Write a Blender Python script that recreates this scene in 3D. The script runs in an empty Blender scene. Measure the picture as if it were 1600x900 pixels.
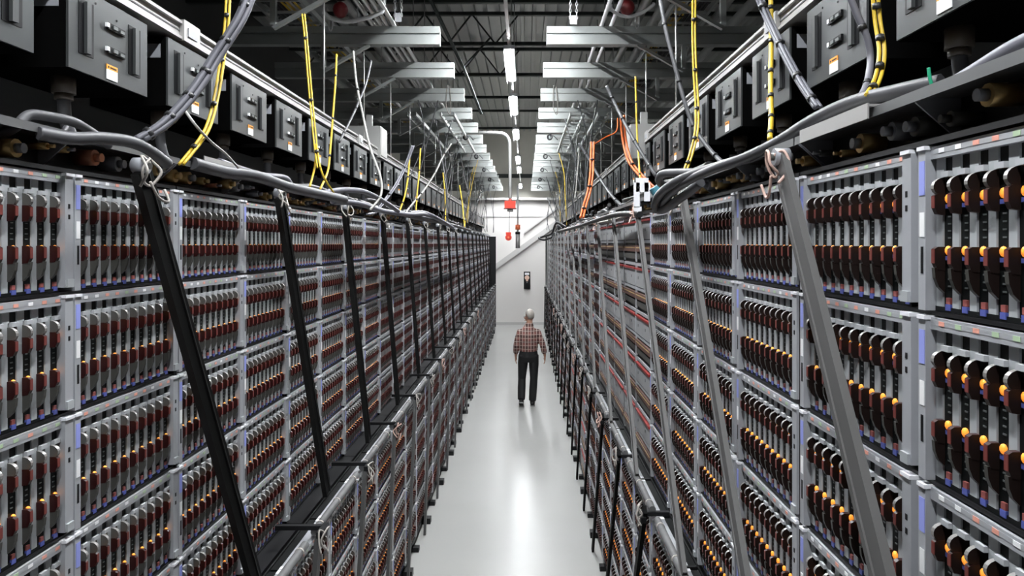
import bpy, math, random
from mathutils import Vector, Matrix
random.seed(7)
C = bpy.context.scene.collection
PI = math.pi
# ------------------------------------------------------------------ camera
CAMZ = 3.0; FPX = 1100.0; VX, VY = 821.0, 380.0
cd = bpy.data.cameras.new('camera'); cam = bpy.data.objects.new('camera', cd); C.objects.link(cam)
cam.location = (0, 0, CAMZ); cam.rotation_euler = (PI/2, 0, 0)
cd.sensor_width = 36; cd.lens = FPX/1600*36
cd.shift_x = (800-VX)/1600; cd.shift_y = -(450-VY)/1600
cd.clip_start = 0.05; cd.clip_end = 200
bpy.context.scene.camera = cam
vs = bpy.context.scene.view_settings
vs.view_transform = 'Standard'; vs.look = 'None'; vs.gamma = 1; vs.use_curve_mapping = False
EXPOSURE = 0.0; vs.exposure = EXPOSURE
LAMP = 560.0            # radiance of the strip light tubes
w = bpy.data.worlds.new('world'); bpy.context.scene.world = w; w.use_nodes = True
w.node_tree.nodes['Background'].inputs[0].default_value = (0.6, 0.65, 0.7, 1)
w.node_tree.nodes['Background'].inputs[1].default_value = 0.02

def P(px, py, d):                       # a point of the place, d metres down the aisle
    return Vector(((px-VX)*d/FPX, d, CAMZ-(py-VY)*d/FPX))

# ------------------------------------------------------------------ materials
M = {}
def mat(name, col, rough=0.5, metal=0.0, emit=None, es=0.0, noise=0.0, nscale=20.0, bump=0.0, spec=0.5):
    m = bpy.data.materials.new(name); m.use_nodes = True
    nt = m.node_tree; b = nt.nodes['Principled BSDF']
    b.inputs['Base Color'].default_value = (*col, 1); b.inputs['Roughness'].default_value = rough
    b.inputs['Metallic'].default_value = metal; b.inputs['Specular IOR Level'].default_value = spec
    if emit: b.inputs['Emission Color'].default_value = (*emit, 1); b.inputs['Emission Strength'].default_value = es
    if noise or bump:
        tc = nt.nodes.new('ShaderNodeTexCoord'); n = nt.nodes.new('ShaderNodeTexNoise'); n.inputs['Scale'].default_value = nscale
        n.inputs['Detail'].default_value = 4
        nt.links.new(tc.outputs['Object'], n.inputs['Vector'])
        if noise:
            mx = nt.nodes.new('ShaderNodeMixRGB'); mx.inputs[1].default_value = (*[c*(1-noise) for c in col], 1)
            mx.inputs[2].default_value = (*[min(1, c*(1+noise)) for c in col], 1)
            nt.links.new(n.outputs['Fac'], mx.inputs[0]); nt.links.new(mx.outputs[0], b.inputs['Base Color'])
        if bump:
            bp = nt.nodes.new('ShaderNodeBump'); bp.inputs['Strength'].default_value = bump; bp.inputs['Distance'].default_value = 0.01
            nt.links.new(n.outputs['Fac'], bp.inputs['Height']); nt.links.new(bp.outputs[0], b.inputs['Normal'])
    M[name] = m; return m
mat('chassis_grey', (0.40, 0.41, 0.435), 0.38, 0.2, noise=0.06, nscale=30)
mat('plate_grey', (0.39, 0.41, 0.425), 0.45, 0.1)
mat('cap_white', (0.80, 0.80, 0.84), 0.4)
mat('black', (0.004, 0.004, 0.005), 0.5, spec=0.2)
mat('slot_black', (0.006, 0.007, 0.007), 0.45, spec=0.15)
mat('mark_grey', (0.10, 0.11, 0.11), 0.5)
mat('silver', (0.10, 0.098, 0.092), 0.4, 0.3)
mat('latch_red', (0.022, 0.003, 0.003), 0.4, spec=0.3)
mat('latch_edge', (0.16, 0.036, 0.03), 0.4)
mat('olive_cover', (0.05, 0.049, 0.044), 0.45)
mat('disc_rim', (0.30, 0.29, 0.28), 0.3, 0.4)
mat('shade_black', (0.012, 0.007, 0.006), 0.5, spec=0.15)  # shade on one side of discs, latches and covers, painted as near-black
mat('tab_white', (0.42, 0.43, 0.45), 0.45)
mat('lamp_amber', (0.9, 0.35, 0.05), 0.3, emit=(1.0, 0.31, 0.035), es=0.8)
mat('cell_blue', (0.08, 0.10, 0.34), 0.4)
mat('cell_red', (0.34, 0.10, 0.09), 0.4)
mat('label_blue', (0.28, 0.32, 0.72), 0.5)
mat('label_white', (0.85, 0.85, 0.86), 0.5)
mat('label_salmon', (0.75, 0.34, 0.26), 0.5)
mat('label_green', (0.42, 0.55, 0.36), 0.5)
mat('label_orange', (0.85, 0.33, 0.03), 0.5)
mat('rack_black', (0.008, 0.008, 0.009), 0.45, 0.1, spec=0.3)
mat('brace_black', (0.004, 0.004, 0.004), 0.6, spec=0.05)
mat('brace_edge', (0.012, 0.012, 0.012), 0.5, spec=0.2)
mat('brace_grey', (0.085, 0.083, 0.082), 0.55, 0.0, noise=0.12, nscale=6)
mat('post_grey', (0.07, 0.07, 0.07), 0.5, 0.2)
mat('strut', (0.41, 0.43, 0.42), 0.38, 0.55, noise=0.15, nscale=5)
mat('groove', (0.06, 0.06, 0.06), 0.6)
mat('conduit', (0.45, 0.45, 0.44), 0.35, 0.6)
mat('pipe_white', (0.66, 0.66, 0.67), 0.4)
mat('box_face', (0.085, 0.09, 0.092), 0.36, 0.5, noise=0.08, nscale=4)
mat('box_black', (0.003, 0.003, 0.003), 0.7, spec=0.0)
mat('rail_alu', (0.42, 0.41, 0.40), 0.40, 0.3, noise=0.08, nscale=5)
mat('cable_grey', (0.07, 0.07, 0.076), 0.5)
mat('cable_light', (0.15, 0.15, 0.175), 0.5)
mat('cable_black', (0.014, 0.014, 0.015), 0.45)
mat('cable_white', (0.42, 0.41, 0.39), 0.5)
mat('cable_yellow', (0.62, 0.42, 0.03), 0.45)
mat('cable_orange', (0.70, 0.15, 0.035), 0.5)
mat('cable_green', (0.02, 0.38, 0.20), 0.5)
mat('cable_teal', (0.10, 0.32, 0.42), 0.5)
mat('cord_white', (0.42, 0.39, 0.36), 0.7)
mat('cord_pink', (0.62, 0.42, 0.36), 0.7)
mat('brass', (0.75, 0.52, 0.22), 0.3, 0.6)
mat('copper', (0.75, 0.33, 0.2), 0.35, 0.4)
mat('connector_grey', (0.34, 0.35, 0.38), 0.4, 0.2)
mat('gland_brown', (0.07, 0.055, 0.042), 0.4)
mat('panel_grey', (0.33, 0.335, 0.345), 0.45, 0.2)
mat('stripe_red', (0.24, 0.015, 0.012), 0.45)
mat('rust_brown', (0.10, 0.045, 0.032), 0.5)
mat('fire_red', (0.70, 0.05, 0.025), 0.4)
mat('dark_red', (0.16, 0.01, 0.012), 0.4)
mat('signal_orange', (0.9, 0.20, 0.08), 0.5)
mat('steel_dark', (0.055, 0.065, 0.06), 0.5, 0.2, noise=0.2, nscale=3)
mat('trough_grey', (0.15, 0.152, 0.155), 0.4, 0.3, noise=0.15, nscale=8)
mat('pad_tube', (0.12, 0.12, 0.122), 0.6, noise=0.5, nscale=14)
mat('foam_silver', (0.5, 0.5, 0.5), 0.4, 0.3)
mat('wall_white', (0.70, 0.675, 0.655), 0.7, noise=0.03, nscale=1.0)
mat('wall_upper', (0.80, 0.78, 0.70), 0.8, noise=0.08, nscale=2)
mat('wall_side', (0.10, 0.10, 0.10), 0.8)
mat('deck', (0.60, 0.61, 0.60), 0.4, 0.2)
mat('stringer', (0.50, 0.49, 0.48), 0.6)
mat('diffuser', (0.9, 0.9, 0.9), 0.4, emit=(0.95, 0.98, 1.0), es=LAMP)
mat('fill_tube', (0.9, 0.9, 0.9), 0.4, emit=(0.95, 0.98, 1.0), es=110.0)
mat('lamp_body', (0.6, 0.6, 0.62), 0.4)
mat('skin', (0.50, 0.27, 0.19), 0.55)
mat('hair', (0.36, 0.33, 0.30), 0.9, noise=0.35, nscale=60)
mat('trousers', (0.006, 0.006, 0.007), 0.8)
mat('shoe', (0.010, 0.010, 0.010), 0.5)
mat('sole', (0.22, 0.22, 0.22), 0.6)
mat('leaf_pink', (0.75, 0.52, 0.42), 0.5)
# polished concrete
m = mat('floor', (0.37, 0.37, 0.36), 0.31, spec=0.4)
nt = m.node_tree; b = nt.nodes['Principled BSDF']; tc = nt.nodes.new('ShaderNodeTexCoord')
n1 = nt.nodes.new('ShaderNodeTexNoise'); n1.inputs['Scale'].default_value = 0.8; n1.inputs['Detail'].default_value = 5
nt.links.new(tc.outputs['Object'], n1.inputs['Vector'])
mx = nt.nodes.new('ShaderNodeMixRGB'); mx.inputs[1].default_value = (0.335, 0.335, 0.322, 1); mx.inputs[2].default_value = (0.405, 0.405, 0.395, 1)
nt.links.new(n1.outputs['Fac'], mx.inputs[0]); nt.links.new(mx.outputs[0], b.inputs['Base Color'])
# plaid shirt
m = mat('plaid', (0.2, 0.07, 0.06), 0.8)
nt = m.node_tree; b = nt.nodes['Principled BSDF']; tc = nt.nodes.new('ShaderNodeTexCoord'); sp = nt.nodes.new('ShaderNodeSeparateXYZ')
nt.links.new(tc.outputs['Object'], sp.inputs[0])
def stripe(sock, period, off, width):
    a = nt.nodes.new('ShaderNodeMath'); a.operation = 'MULTIPLY_ADD'; a.inputs[1].default_value = 1/period; a.inputs[2].default_value = off+50
    f = nt.nodes.new('ShaderNodeMath'); f.operation = 'FRACT'; g = nt.nodes.new('ShaderNodeMath'); g.operation = 'LESS_THAN'; g.inputs[1].default_value = width
    nt.links.new(sock, a.inputs[0]); nt.links.new(a.outputs[0], f.inputs[0]); nt.links.new(f.outputs[0], g.inputs[0]); return g.outputs[0]
cur = None; base = (0.115, 0.045, 0.04, 1)
for sock, per, off, wd, colr, fac in ((sp.outputs[0], 0.10, 0.1, 0.5, (0.27, 0.10, 0.085, 1), 0.7), (sp.outputs[2], 0.10, 0.3, 0.45, (0.03, 0.022, 0.02, 1), 0.6),
                                      (sp.outputs[0], 0.052, 0.2, 0.20, (0.62, 0.50, 0.44, 1), 0.75), (sp.outputs[2], 0.066, 0.0, 0.14, (0.62, 0.50, 0.44, 1), 0.65)):
    s = stripe(sock, per, off, wd)
    k = nt.nodes.new('ShaderNodeMath'); k.operation = 'MULTIPLY'; k.inputs[1].default_value = fac; nt.links.new(s, k.inputs[0])
    mx = nt.nodes.new('ShaderNodeMixRGB'); mx.inputs[2].default_value = colr; nt.links.new(k.outputs[0], mx.inputs[0])
    if cur is None: mx.inputs[1].default_value = base
    else: nt.links.new(cur, mx.inputs[1])
    cur = mx.outputs[0]
nt.links.new(cur, b.inputs['Base Color'])

# ------------------------------------------------------------------ helpers
class MB:
    def __init__(s): s.v = []; s.f = []; s.m = []; s.sm = []; s.mats = []
    def mi(s, n):
        if n not in s.mats: s.mats.append(n)
        return s.mats.index(n)
    def box(s, x0, x1, y0, y1, z0, z1, m):
        i = len(s.v); k = s.mi(m)
        s.v += [(x, y, z) for z in (z0, z1) for y in (y0, y1) for x in (x0, x1)]
        for q in ((0, 2, 3, 1), (4, 5, 7, 6), (0, 1, 5, 4), (2, 6, 7, 3), (0, 4, 6, 2), (1, 3, 7, 5)):
            s.f.append(tuple(i+a for a in q)); s.m.append(k); s.sm.append(False)
        return s
    def obox(s, p0, p1, w, t, m, up=(0, 0, 1), m2=None):       # bar from p0 to p1: w across, t thick
        p0 = Vector(p0); p1 = Vector(p1); d = (p1-p0).normalized(); a = d.cross(Vector(up))
        if a.length < 1e-4: a = d.cross(Vector((1, 0, 0)))
        a.normalize(); bb = a.cross(d).normalized(); i = len(s.v); k = s.mi(m)
        for p in (p0, p1):
            for (sa, sb) in ((-1, -1), (1, -1), (1, 1), (-1, 1)): s.v.append(tuple(p+a*sa*w/2+bb*sb*t/2))
        for n_, q in enumerate(((0, 1, 2, 3), (7, 6, 5, 4), (0, 4, 5, 1), (1, 5, 6, 2), (2, 6, 7, 3), (3, 7, 4, 0))):
            s.f.append(tuple(i+c for c in q)); s.m.append(s.mi(m2) if (m2 and n_ in (3, 5)) else k); s.sm.append(False)
        return s
    def prism(s, poly, x0, x1, m, edge=None, far=None):        # poly in (y, z), extruded along x
        n = len(poly); i = len(s.v); k = s.mi(m); ke = s.mi(edge) if edge else k; kf = s.mi(far) if far else k
        s.v += [(x0, y, z) for y, z in poly] + [(x1, y, z) for y, z in poly]
        s.f.append(tuple(i+a for a in range(n))); s.m.append(k); s.sm.append(False)
        s.f.append(tuple(i+n+a for a in reversed(range(n)))); s.m.append(kf); s.sm.append(False)
        for a in range(n):
            c = (a+1) % n; s.f.append((i+a, i+n+a, i+n+c, i+c)); s.m.append(ke); s.sm.append(False)
        return s
    def tube(s, pts, r, m, n=8, closed=False, curve=True, sub=6, caps=True):
        pts = [Vector(p) for p in pts]; rr = r if isinstance(r, (list, tuple)) else None
        if curve and len(pts) > 2:
            q = []; N = len(pts)
            for i in range(N if closed else N-1):
                if closed: a, b_, c, d = pts[(i-1) % N], pts[i], pts[(i+1) % N], pts[(i+2) % N]
                else: a, b_, c, d = pts[max(i-1, 0)], pts[i], pts[i+1], pts[min(i+2, N-1)]
                for j in range(sub):
                    t = j/sub
                    q.append(0.5*((2*b_)+(c-a)*t+(2*a-5*b_+4*c-d)*t*t+(3*b_-a-3*c+d)*t**3))
            if not closed: q.append(pts[-1])
            pts = q
        N = len(pts); k = s.mi(m); i0 = len(s.v); ref = None
        for i, p in enumerate(pts):
            if closed: t = (pts[(i+1) % N]-pts[i-1]).normalized()
            else: t = (pts[min(i+1, N-1)]-pts[max(i-1, 0)]).normalized()
            if ref is None: ref = t.orthogonal().normalized()
            ref = (ref-t*ref.dot(t))
            if ref.length < 1e-6: ref = t.orthogonal()
            ref.normalize(); bi = t.cross(ref)
            ra = r if rr is None else rr[0]+(rr[1]-rr[0])*i/(N-1)
            for j in range(n):
                a = 2*PI*j/n; s.v.append(tuple(p+(ref*math.cos(a)+bi*math.sin(a))*ra))
        for i in range(N if closed else N-1):
            i2 = (i+1) % N
            for j in range(n):
                j2 = (j+1) % n
                s.f.append((i0+i*n+j, i0+i*n+j2, i0+i2*n+j2, i0+i2*n+j)); s.m.append(k); s.sm.append(n > 5)
        if not closed and caps:
            s.f.append(tuple(i0+j for j in reversed(range(n)))); s.m.append(k); s.sm.append(False)
            s.f.append(tuple(i0+(N-1)*n+j for j in range(n))); s.m.append(k); s.sm.append(False)
        return s
    def cyl(s, p0, p1, r, m, n=12): return s.tube([p0, p1], r, m, n, curve=False)
    def ball(s, c, rx, ry, rz, m, n=10, h=6):
        i0 = len(s.v); k = s.mi(m); c = Vector(c)
        for a in range(1, h):
            t = PI*a/h
            for j in range(n):
                u = 2*PI*j/n; s.v.append((c.x+rx*math.sin(t)*math.cos(u), c.y+ry*math.sin(t)*math.sin(u), c.z+rz*math.cos(t)))
        top = len(s.v); s.v.append((c.x, c.y, c.z+rz)); s.v.append((c.x, c.y, c.z-rz))
        for a in range(h-2):
            for j in range(n):
                j2 = (j+1) % n; s.f.append((i0+a*n+j, i0+(a+1)*n+j, i0+(a+1)*n+j2, i0+a*n+j2)); s.m.append(k); s.sm.append(True)
        for j in range(n):
            j2 = (j+1) % n
            s.f.append((top, i0+j, i0+j2)); s.m.append(k); s.sm.append(True)
            s.f.append((top+1, i0+(h-2)*n+j2, i0+(h-2)*n+j)); s.m.append(k); s.sm.append(True)
        return s
    def add(s, o, T=None):
        i = len(s.v); T = T or Matrix.Identity(4)
        s.v += [tuple(T @ Vector(p)) for p in o.v]
        mp = [s.mi(n) for n in o.mats]
        for f, mm, sm in zip(o.f, o.m, o.sm): s.f.append(tuple(i+a for a in f)); s.m.append(mp[mm]); s.sm.append(sm)
        return s
    def mesh(s, name):
        me = bpy.data.meshes.new(name); me.from_pydata(s.v, [], s.f)
        for n in s.mats: me.materials.append(M[n])
        me.polygons.foreach_set('material_index', s.m); me.polygons.foreach_set('use_smooth', s.sm); me.update()
        return me
    def build(s, name, parent=None, loc=None):
        if loc is not None:
            L = Vector(loc); s.v = [tuple(Vector(p)-L) for p in s.v]
        return put(s.mesh(name), name, parent, loc)
def put(me, name, parent=None, loc=None, rz=0):
    o = bpy.data.objects.new(name, me); C.objects.link(o)
    if parent: o.parent = parent
    if loc is not None: o.location = loc
    if rz: o.rotation_euler.z = rz
    return o
def tag(o, label, cat, group=None, kind=None):
    o['label'] = label; o['category'] = cat
    if group: o['group'] = group
    if kind: o['kind'] = kind
    return o
def empty(name, loc, rz=0):
    o = bpy.data.objects.new(name, None); C.objects.link(o); o.location = loc; o.rotation_euler = (0, 0, rz); o.empty_display_size = 0.1; return o
def structure(o): o['kind'] = 'structure'; return o
W1 = ['first','second','third','fourth','fifth','sixth','seventh','eighth','ninth','tenth','eleventh','twelfth','thirteenth','fourteenth','fifteenth','sixteenth','seventeenth','eighteenth','nineteenth','twentieth']
def nth(i):
    if i < 20: return W1[i]
    t = {2: 'twenty', 3: 'thirty', 4: 'forty'}[(i+1)//10]
    return {2: 'twentieth', 3: 'thirtieth', 4: 'fortieth'}[(i+1)//10] if (i+1) % 10 == 0 else t+'-'+W1[(i+1) % 10-1]

# ------------------------------------------------------------------ the room
WALLD = 25.9; FARD = 34.0; ROOF = 8.4; LX, RX = -6.5, 6.5; BACK = -3.0
structure(MB().box(LX, RX, BACK, FARD+0.3, -0.1, 0, 'floor').build('floor'))
structure(MB().box(LX, RX, WALLD, WALLD+0.3, 0, 4.66, 'wall_white').build('wall_end'))
structure(MB().box(LX, RX, FARD, FARD+0.3, 0, ROOF+0.2, 'wall_upper').build('wall_back'))
structure(MB().box(LX-0.2, LX, BACK, FARD+0.3, 0, ROOF+0.2, 'wall_side').build('wall_left'))
structure(MB().box(RX, RX+0.2, BACK, FARD+0.3, 0, ROOF+0.2, 'wall_side').build('wall_right'))
structure(MB().box(LX, RX, BACK-0.2, BACK, 0, ROOF+0.2, 'wall_side').build('wall_front'))
# corrugated roof deck, flutes running down the hall
dk = MB(); pitch = 0.29; x = LX; prof = []
while x < RX-0.01:
    prof += [(x, ROOF), (x+0.09, ROOF), (x+0.10, ROOF+0.13), (x+0.28, ROOF+0.13)]; x += pitch
prof.append((RX, ROOF)); k = dk.mi('deck')
for (px_, pz_) in prof: dk.v += [(px_, BACK, pz_), (px_, FARD, pz_)]
for i in range(len(prof)-1): dk.f.append((2*i, 2*i+1, 2*i+3, 2*i+2)); dk.m.append(k); dk.sm.append(False)
dk.box(LX, RX, BACK, FARD+0.3, ROOF+0.135, ROOF+0.2, 'deck')
structure(dk.build('ceiling'))
tn = 1
def trim(mb, name=None):
    global tn
    o = mb.build('trim_%d' % tn); tn += 1; return structure(o)
# open web roof trusses crossing the hall
for y in [7.6, 10.5, 13.5, 16.4, 19.4, 22.4, 28.4]:
    t = MB(); zt = ROOF-0.02; zb = ROOF-0.80
    t.box(LX, RX, y-0.05, y+0.05, zt-0.08, zt, 'steel_dark'); t.box(LX, RX, y-0.05, y+0.05, zb, zb+0.08, 'steel_dark')
    x = LX+0.3; up = True
    while x < (-0.7 if y < 21 else LX):
        a = (x, y, zb+0.04) if up else (x, y, zt-0.04); b_ = (x+0.55, y, zt-0.04) if up else (x+0.55, y, zb+0.04)
        t.obox(a, b_, 0.035, 0.035, 'steel_dark'); x += 0.55; up = not up
    trim(t)
for X in (-3.3, 3.2):             # girders running down the hall under the trusses
    t = MB(); t.box(X-0.06, X+0.06, BACK, FARD, ROOF-0.98, ROOF-0.96, 'steel_dark').box(X-0.008, X+0.008, BACK, FARD, ROOF-0.96, ROOF-0.82, 'steel_dark').box(X-0.06, X+0.06, BACK, FARD, ROOF-0.82, ROOF-0.80, 'steel_dark')
    trim(t)
trim(MB().box(LX, RX, FARD-0.15, FARD, 6.15, 6.33, 'steel_dark'))
trim(MB().box(LX, RX, WALLD-0.22, WALLD, 4.58, 4.66, 'stringer'))
trim(MB().box(LX, RX, WALLD-0.035, WALLD, 3.97, 4.00, 'stringer'))
s = MB(); s.obox((-1.35, WALLD-0.05, 1.95), (1.9, WALLD-0.05, 4.28), 0.08, 0.18, 'stringer'); trim(s)  # grey bar sloping up across the end wall
s = MB(); s.obox((-0.05, WALLD-0.04, 3.38), (1.9, WALLD-0.04, 4.85), 0.06, 0.06, 'stringer'); trim(s)
trim(MB().box(-1.2, 1.2, WALLD-0.02, WALLD, 0, 0.10, 'stringer'))

# ------------------------------------------------------------------ luminaires down the aisle
LXc = -0.215; LZ = 5.56
for i, (y, L) in enumerate([(0.3, 1.7), (3.3, 1.7), (6.3, 1.7), (10.2, 1.75), (13.15, 1.7), (16.6, 1.5), (21.7, 1.8), (24.6, 1.9), (31.5, 2.2)]):
    e = empty('strip_light', (LXc, y, LZ))
    tag(e, ('white linear strip light over the aisle, %s along the line from the camera' % nth(i)), 'light', 'strip lights over the aisle')
    h_ = MB(); h_.box(-0.075, 0.075, -L/2-0.05, L/2+0.05, 0.0, 0.05, 'lamp_body')
    for q in (-1, 1): h_.box(min(q*0.070, q*0.075), max(q*0.070, q*0.075), -L/2-0.05, L/2+0.05, -0.052, 0.0, 'lamp_body')
    h_.build('housing', e)
    MB().box(-0.026, 0.026, -L/2, L/2, -0.010, 0.0, 'diffuser').build('diffuser', e)
for X, lab in ((-2.6, 'left'), (2.6, 'right')):  # added lamps, hidden behind the channels, to brighten the upper back wall
    e = empty('fill_light', (X, 31.0, 6.2)); tag(e, 'added unseen fill batten beyond the end wall, hung on the %s' % lab, 'light')
    MB().box(-0.03, 0.03, -0.8, 0.8, 0.0, 0.05, 'lamp_body').build('housing', e)
    MB().cyl((0, -0.78, -0.03), (0, 0.78, -0.03), 0.019, 'fill_tube', 12).build('tube', e)
    MB().cyl((0, 0, 0.05), (0, 0, ROOF-6.2), 0.006, 'conduit', 6).build('suspension_rod', e)
tag(MB().box(LXc-0.02, LXc+0.02, BACK+0.01, FARD-0.01, LZ+0.05, LZ+0.09, 'conduit').build('lighting_rail'), 'slim grey metal rail carrying the strip lights over the aisle', 'rail')
for i, y in enumerate([7.6, 10.5, 13.5, 16.4, 19.4, 22.4, 25.4]):
    tag(MB().cyl((LXc, y, LZ+0.09), (LXc, y, ROOF), 0.006, 'conduit', 6).build('hanger_rod'), 'thin steel rod hanging the lighting rail, %s from the camera' % nth(i), 'rod', 'rods hanging the lighting rail')

# ------------------------------------------------------------------ blade chassis
CW, CH = 0.600, 0.335; BP = 0.0535; NB = 10
def frame_mb(detail=True):
    f = MB()
    f.box(0, 0.026, -0.02, 0.05, 0, CH-0.008, 'chassis_grey'); f.box(0.0, 0.028, -0.024, 0.05, CH-0.008, CH, 'cap_white')
    f.box(CW-0.035, CW, -0.02, 0.05, 0.012, CH-0.008, 'chassis_grey'); f.box(CW-0.037, CW, -0.024, 0.05, CH-0.008, CH, 'cap_white')
    f.box(0.026, CW-0.035, -0.010, 0.05, 0.307, CH-0.003, 'chassis_grey')
    f.box(0.026, CW-0.035, 0.0, 0.05, 0, 0.010, 'slot_black')
    f.box(0.005, CW-0.005, 0.05, 0.09, 0.003, CH-0.006, 'slot_black')
    if detail:
        for z in (0.205, 0.235): f.box(CW-0.022, CW-0.014, -0.0208, -0.019, z, z+0.013, 'black')
        f.box(0.0095, 0.018, -0.0208, -0.019, 0.075, 0.13, 'black')
        f.box(CW-0.033, CW-0.004, -0.026, -0.018, 0.012, 0.035, 'plate_grey')
    return f
def labels_mb():
    f = MB(); f.box(0.004, 0.023, -0.0212, -0.0195, 0.235, 0.305, 'label_blue'); f.box(0.006, 0.022, -0.0212, -0.0195, 0.150, 0.200, 'label_white'); return f
def status_mb(seed):
    rnd = random.Random(seed); f = MB(); f.box(0.045, CW-0.045, -0.0105, -0.010, 0.3165, 0.3265, 'chassis_grey')
    for i in range(NB):
        x = 0.030+i*BP+0.026; r = rnd.random(); mm = 'label_salmon' if r < 0.45 else 'label_green' if r < 0.75 else 'label_white'
        f.box(x, x+0.018, -0.0112, -0.0102, 0.317, 0.326, mm)
    return f
def disc_poly(cz, r, ry, n=7): return [(-ry*math.sin(PI*a/n), cz+r*math.cos(PI*a/n)) for a in range(n+1)]
def blade_core(detail=True):
    f = MB()
    f.box(0, 0.021, 0, 0.05, 0.010, 0.307, 'plate_grey')
    f.box(0.021, BP, 0.004, 0.05, 0.010, 0.307, 'slot_black')
    f.box(0.021, 0.026, 0.0, 0.004, 0.278, 0.307, 'plate_grey')
    f.box(0.027, BP-0.001, -0.008, 0.004, 0.268, 0.279, 'tab_white')
    if detail:
        for j in range(4): f.box(0.034, 0.043, 0.0025, 0.004, 0.146+j*0.014, 0.149+j*0.014, 'mark_grey')
        for j in range(3): f.box(0.034, 0.043, 0.0025, 0.004, 0.050+j*0.014, 0.053+j*0.014, 'mark_grey')
    f.box(0.034, 0.046, -0.001, 0.004, 0.017, 0.029, 'cell_red'); f.box(0.033, 0.048, -0.002, 0.004, 0.004, 0.016, 'cell_blue')
    return f
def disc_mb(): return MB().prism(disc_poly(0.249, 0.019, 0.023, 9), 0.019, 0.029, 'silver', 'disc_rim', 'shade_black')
def latch_mb(z0, z1):
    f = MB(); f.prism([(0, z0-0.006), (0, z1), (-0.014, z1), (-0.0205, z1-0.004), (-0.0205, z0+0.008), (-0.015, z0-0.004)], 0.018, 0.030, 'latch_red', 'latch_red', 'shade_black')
    f.box(0.019, 0.029, -0.0217, -0.0202, z0+0.008, z1-0.005, 'latch_edge'); return f
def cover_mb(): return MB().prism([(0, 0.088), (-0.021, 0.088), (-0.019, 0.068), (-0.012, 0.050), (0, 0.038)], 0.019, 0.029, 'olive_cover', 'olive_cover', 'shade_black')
def led_mb(z):
    f = MB(); f.ball((0.040, 0.000, z), 0.0070, 0.0060, 0.0095, 'lamp_amber', 8, 5); f.box(0.033, 0.047, -0.002, 0.004, z-0.019, z-0.011, 'cell_blue'); return f
subs = [('ejector_disc', disc_mb()), ('latch', latch_mb(0.199, 0.236)), ('latch', latch_mb(0.089, 0.130)), ('lower_cover', cover_mb()), ('indicator_lamp', led_mb(0.225)), ('indicator_lamp', led_mb(0.1225))]
def blade_full(detail=True):
    f = MB(); f.add(blade_core(detail))
    for n_, s_ in subs: f.add(s_)
    return f
me_frame = frame_mb().mesh('frame'); me_labels = labels_mb().mesh('label_strip'); me_status = [status_mb(i).mesh('status_label') for i in range(4)]
me_core = blade_core().mesh('blade'); me_subs = [(n_, s_.mesh(n_)) for n_, s_ in subs]; me_blade = blade_full().mesh('blade')
def simple_blade():
    f = MB(); f.box(0, 0.021, 0, 0.03, 0.010, 0.307, 'plate_grey'); f.box(0.021, BP, 0.004, 0.03, 0.010, 0.307, 'slot_black')
    f.box(0.027, BP-0.001, -0.008, 0.004, 0.268, 0.279, 'tab_white')
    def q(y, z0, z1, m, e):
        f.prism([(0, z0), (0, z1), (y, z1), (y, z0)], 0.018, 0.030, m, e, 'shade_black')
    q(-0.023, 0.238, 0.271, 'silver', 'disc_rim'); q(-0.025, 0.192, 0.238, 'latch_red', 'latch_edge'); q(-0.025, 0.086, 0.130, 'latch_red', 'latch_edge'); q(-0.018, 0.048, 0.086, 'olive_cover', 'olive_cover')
    f.box(0.036, 0.043, -0.002, 0.004, 0.112, 0.127, 'lamp_amber'); f.box(0.034, 0.046, -0.001, 0.004, 0.006, 0.028, 'cell_red'); return f
def whole():
    f = MB(); f.add(frame_mb(False)); f.add(labels_mb()); sb = simple_blade()
    for i in range(NB): f.add(sb, Matrix.Translation((0.030+i*BP, 0, 0)))
    return f
whole_mb = whole(); me_whole = whole_mb.mesh('blade_chassis')
# grey panelled chassis of the right rack
def pc_frame():
    f = MB(); f.box(0, 0.012, -0.012, 0.05, 0, CH, 'chassis_grey').box(CW-0.012, CW, -0.012, 0.05, 0, CH, 'chassis_grey').box(0.012, CW-0.012, 0.0, 0.09, 0.0, CH-0.02, 'slot_black'); f.box(0.012, CW-0.012, -0.01, 0.04, CH-0.02, CH, 'chassis_grey'); return f
def pc_cover():
    f = MB(); f.box(0.014, 0.298, -0.014, 0, 0.165, 0.285, 'panel_grey').box(0.302, CW-0.014, -0.014, 0, 0.165, 0.285, 'panel_grey')
    for x in (0.1, 0.4): f.box(x, x+0.008, -0.0155, -0.014, 0.22, 0.24, 'black')
    return f
def pc_stripe(): return MB().box(0.02, CW-0.02, -0.022, 0, 0.288, 0.302, 'stripe_red')
def pc_slots():
    f = MB()
    for i in range(26): f.box(0.02+i*0.0217, 0.032+i*0.0217, -0.012, 0, 0.138, 0.158, 'chassis_grey')
    return f
def pc_tray():
    f = MB(); f.box(0.014, CW-0.014, -0.018, 0, 0.075, 0.12, 'rust_brown').box(0.014, CW-0.014, -0.012, 0, 0.02, 0.06, 'olive_cover').box(0.014, CW-0.014, -0.019, -0.018, 0.10, 0.108, 'brass'); return f
pc = [('frame', pc_frame()), ('cover_panel', pc_cover()), ('red_strip', pc_stripe()), ('slot_row', pc_slots()), ('tray', pc_tray())]
pc_me = [(n_, s_.mesh(n_)) for n_, s_ in pc]
pc_all = MB()
for n_, s_ in pc: pc_all.add(s_)
me_pc = pc_all.mesh('panel_chassis')

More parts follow.
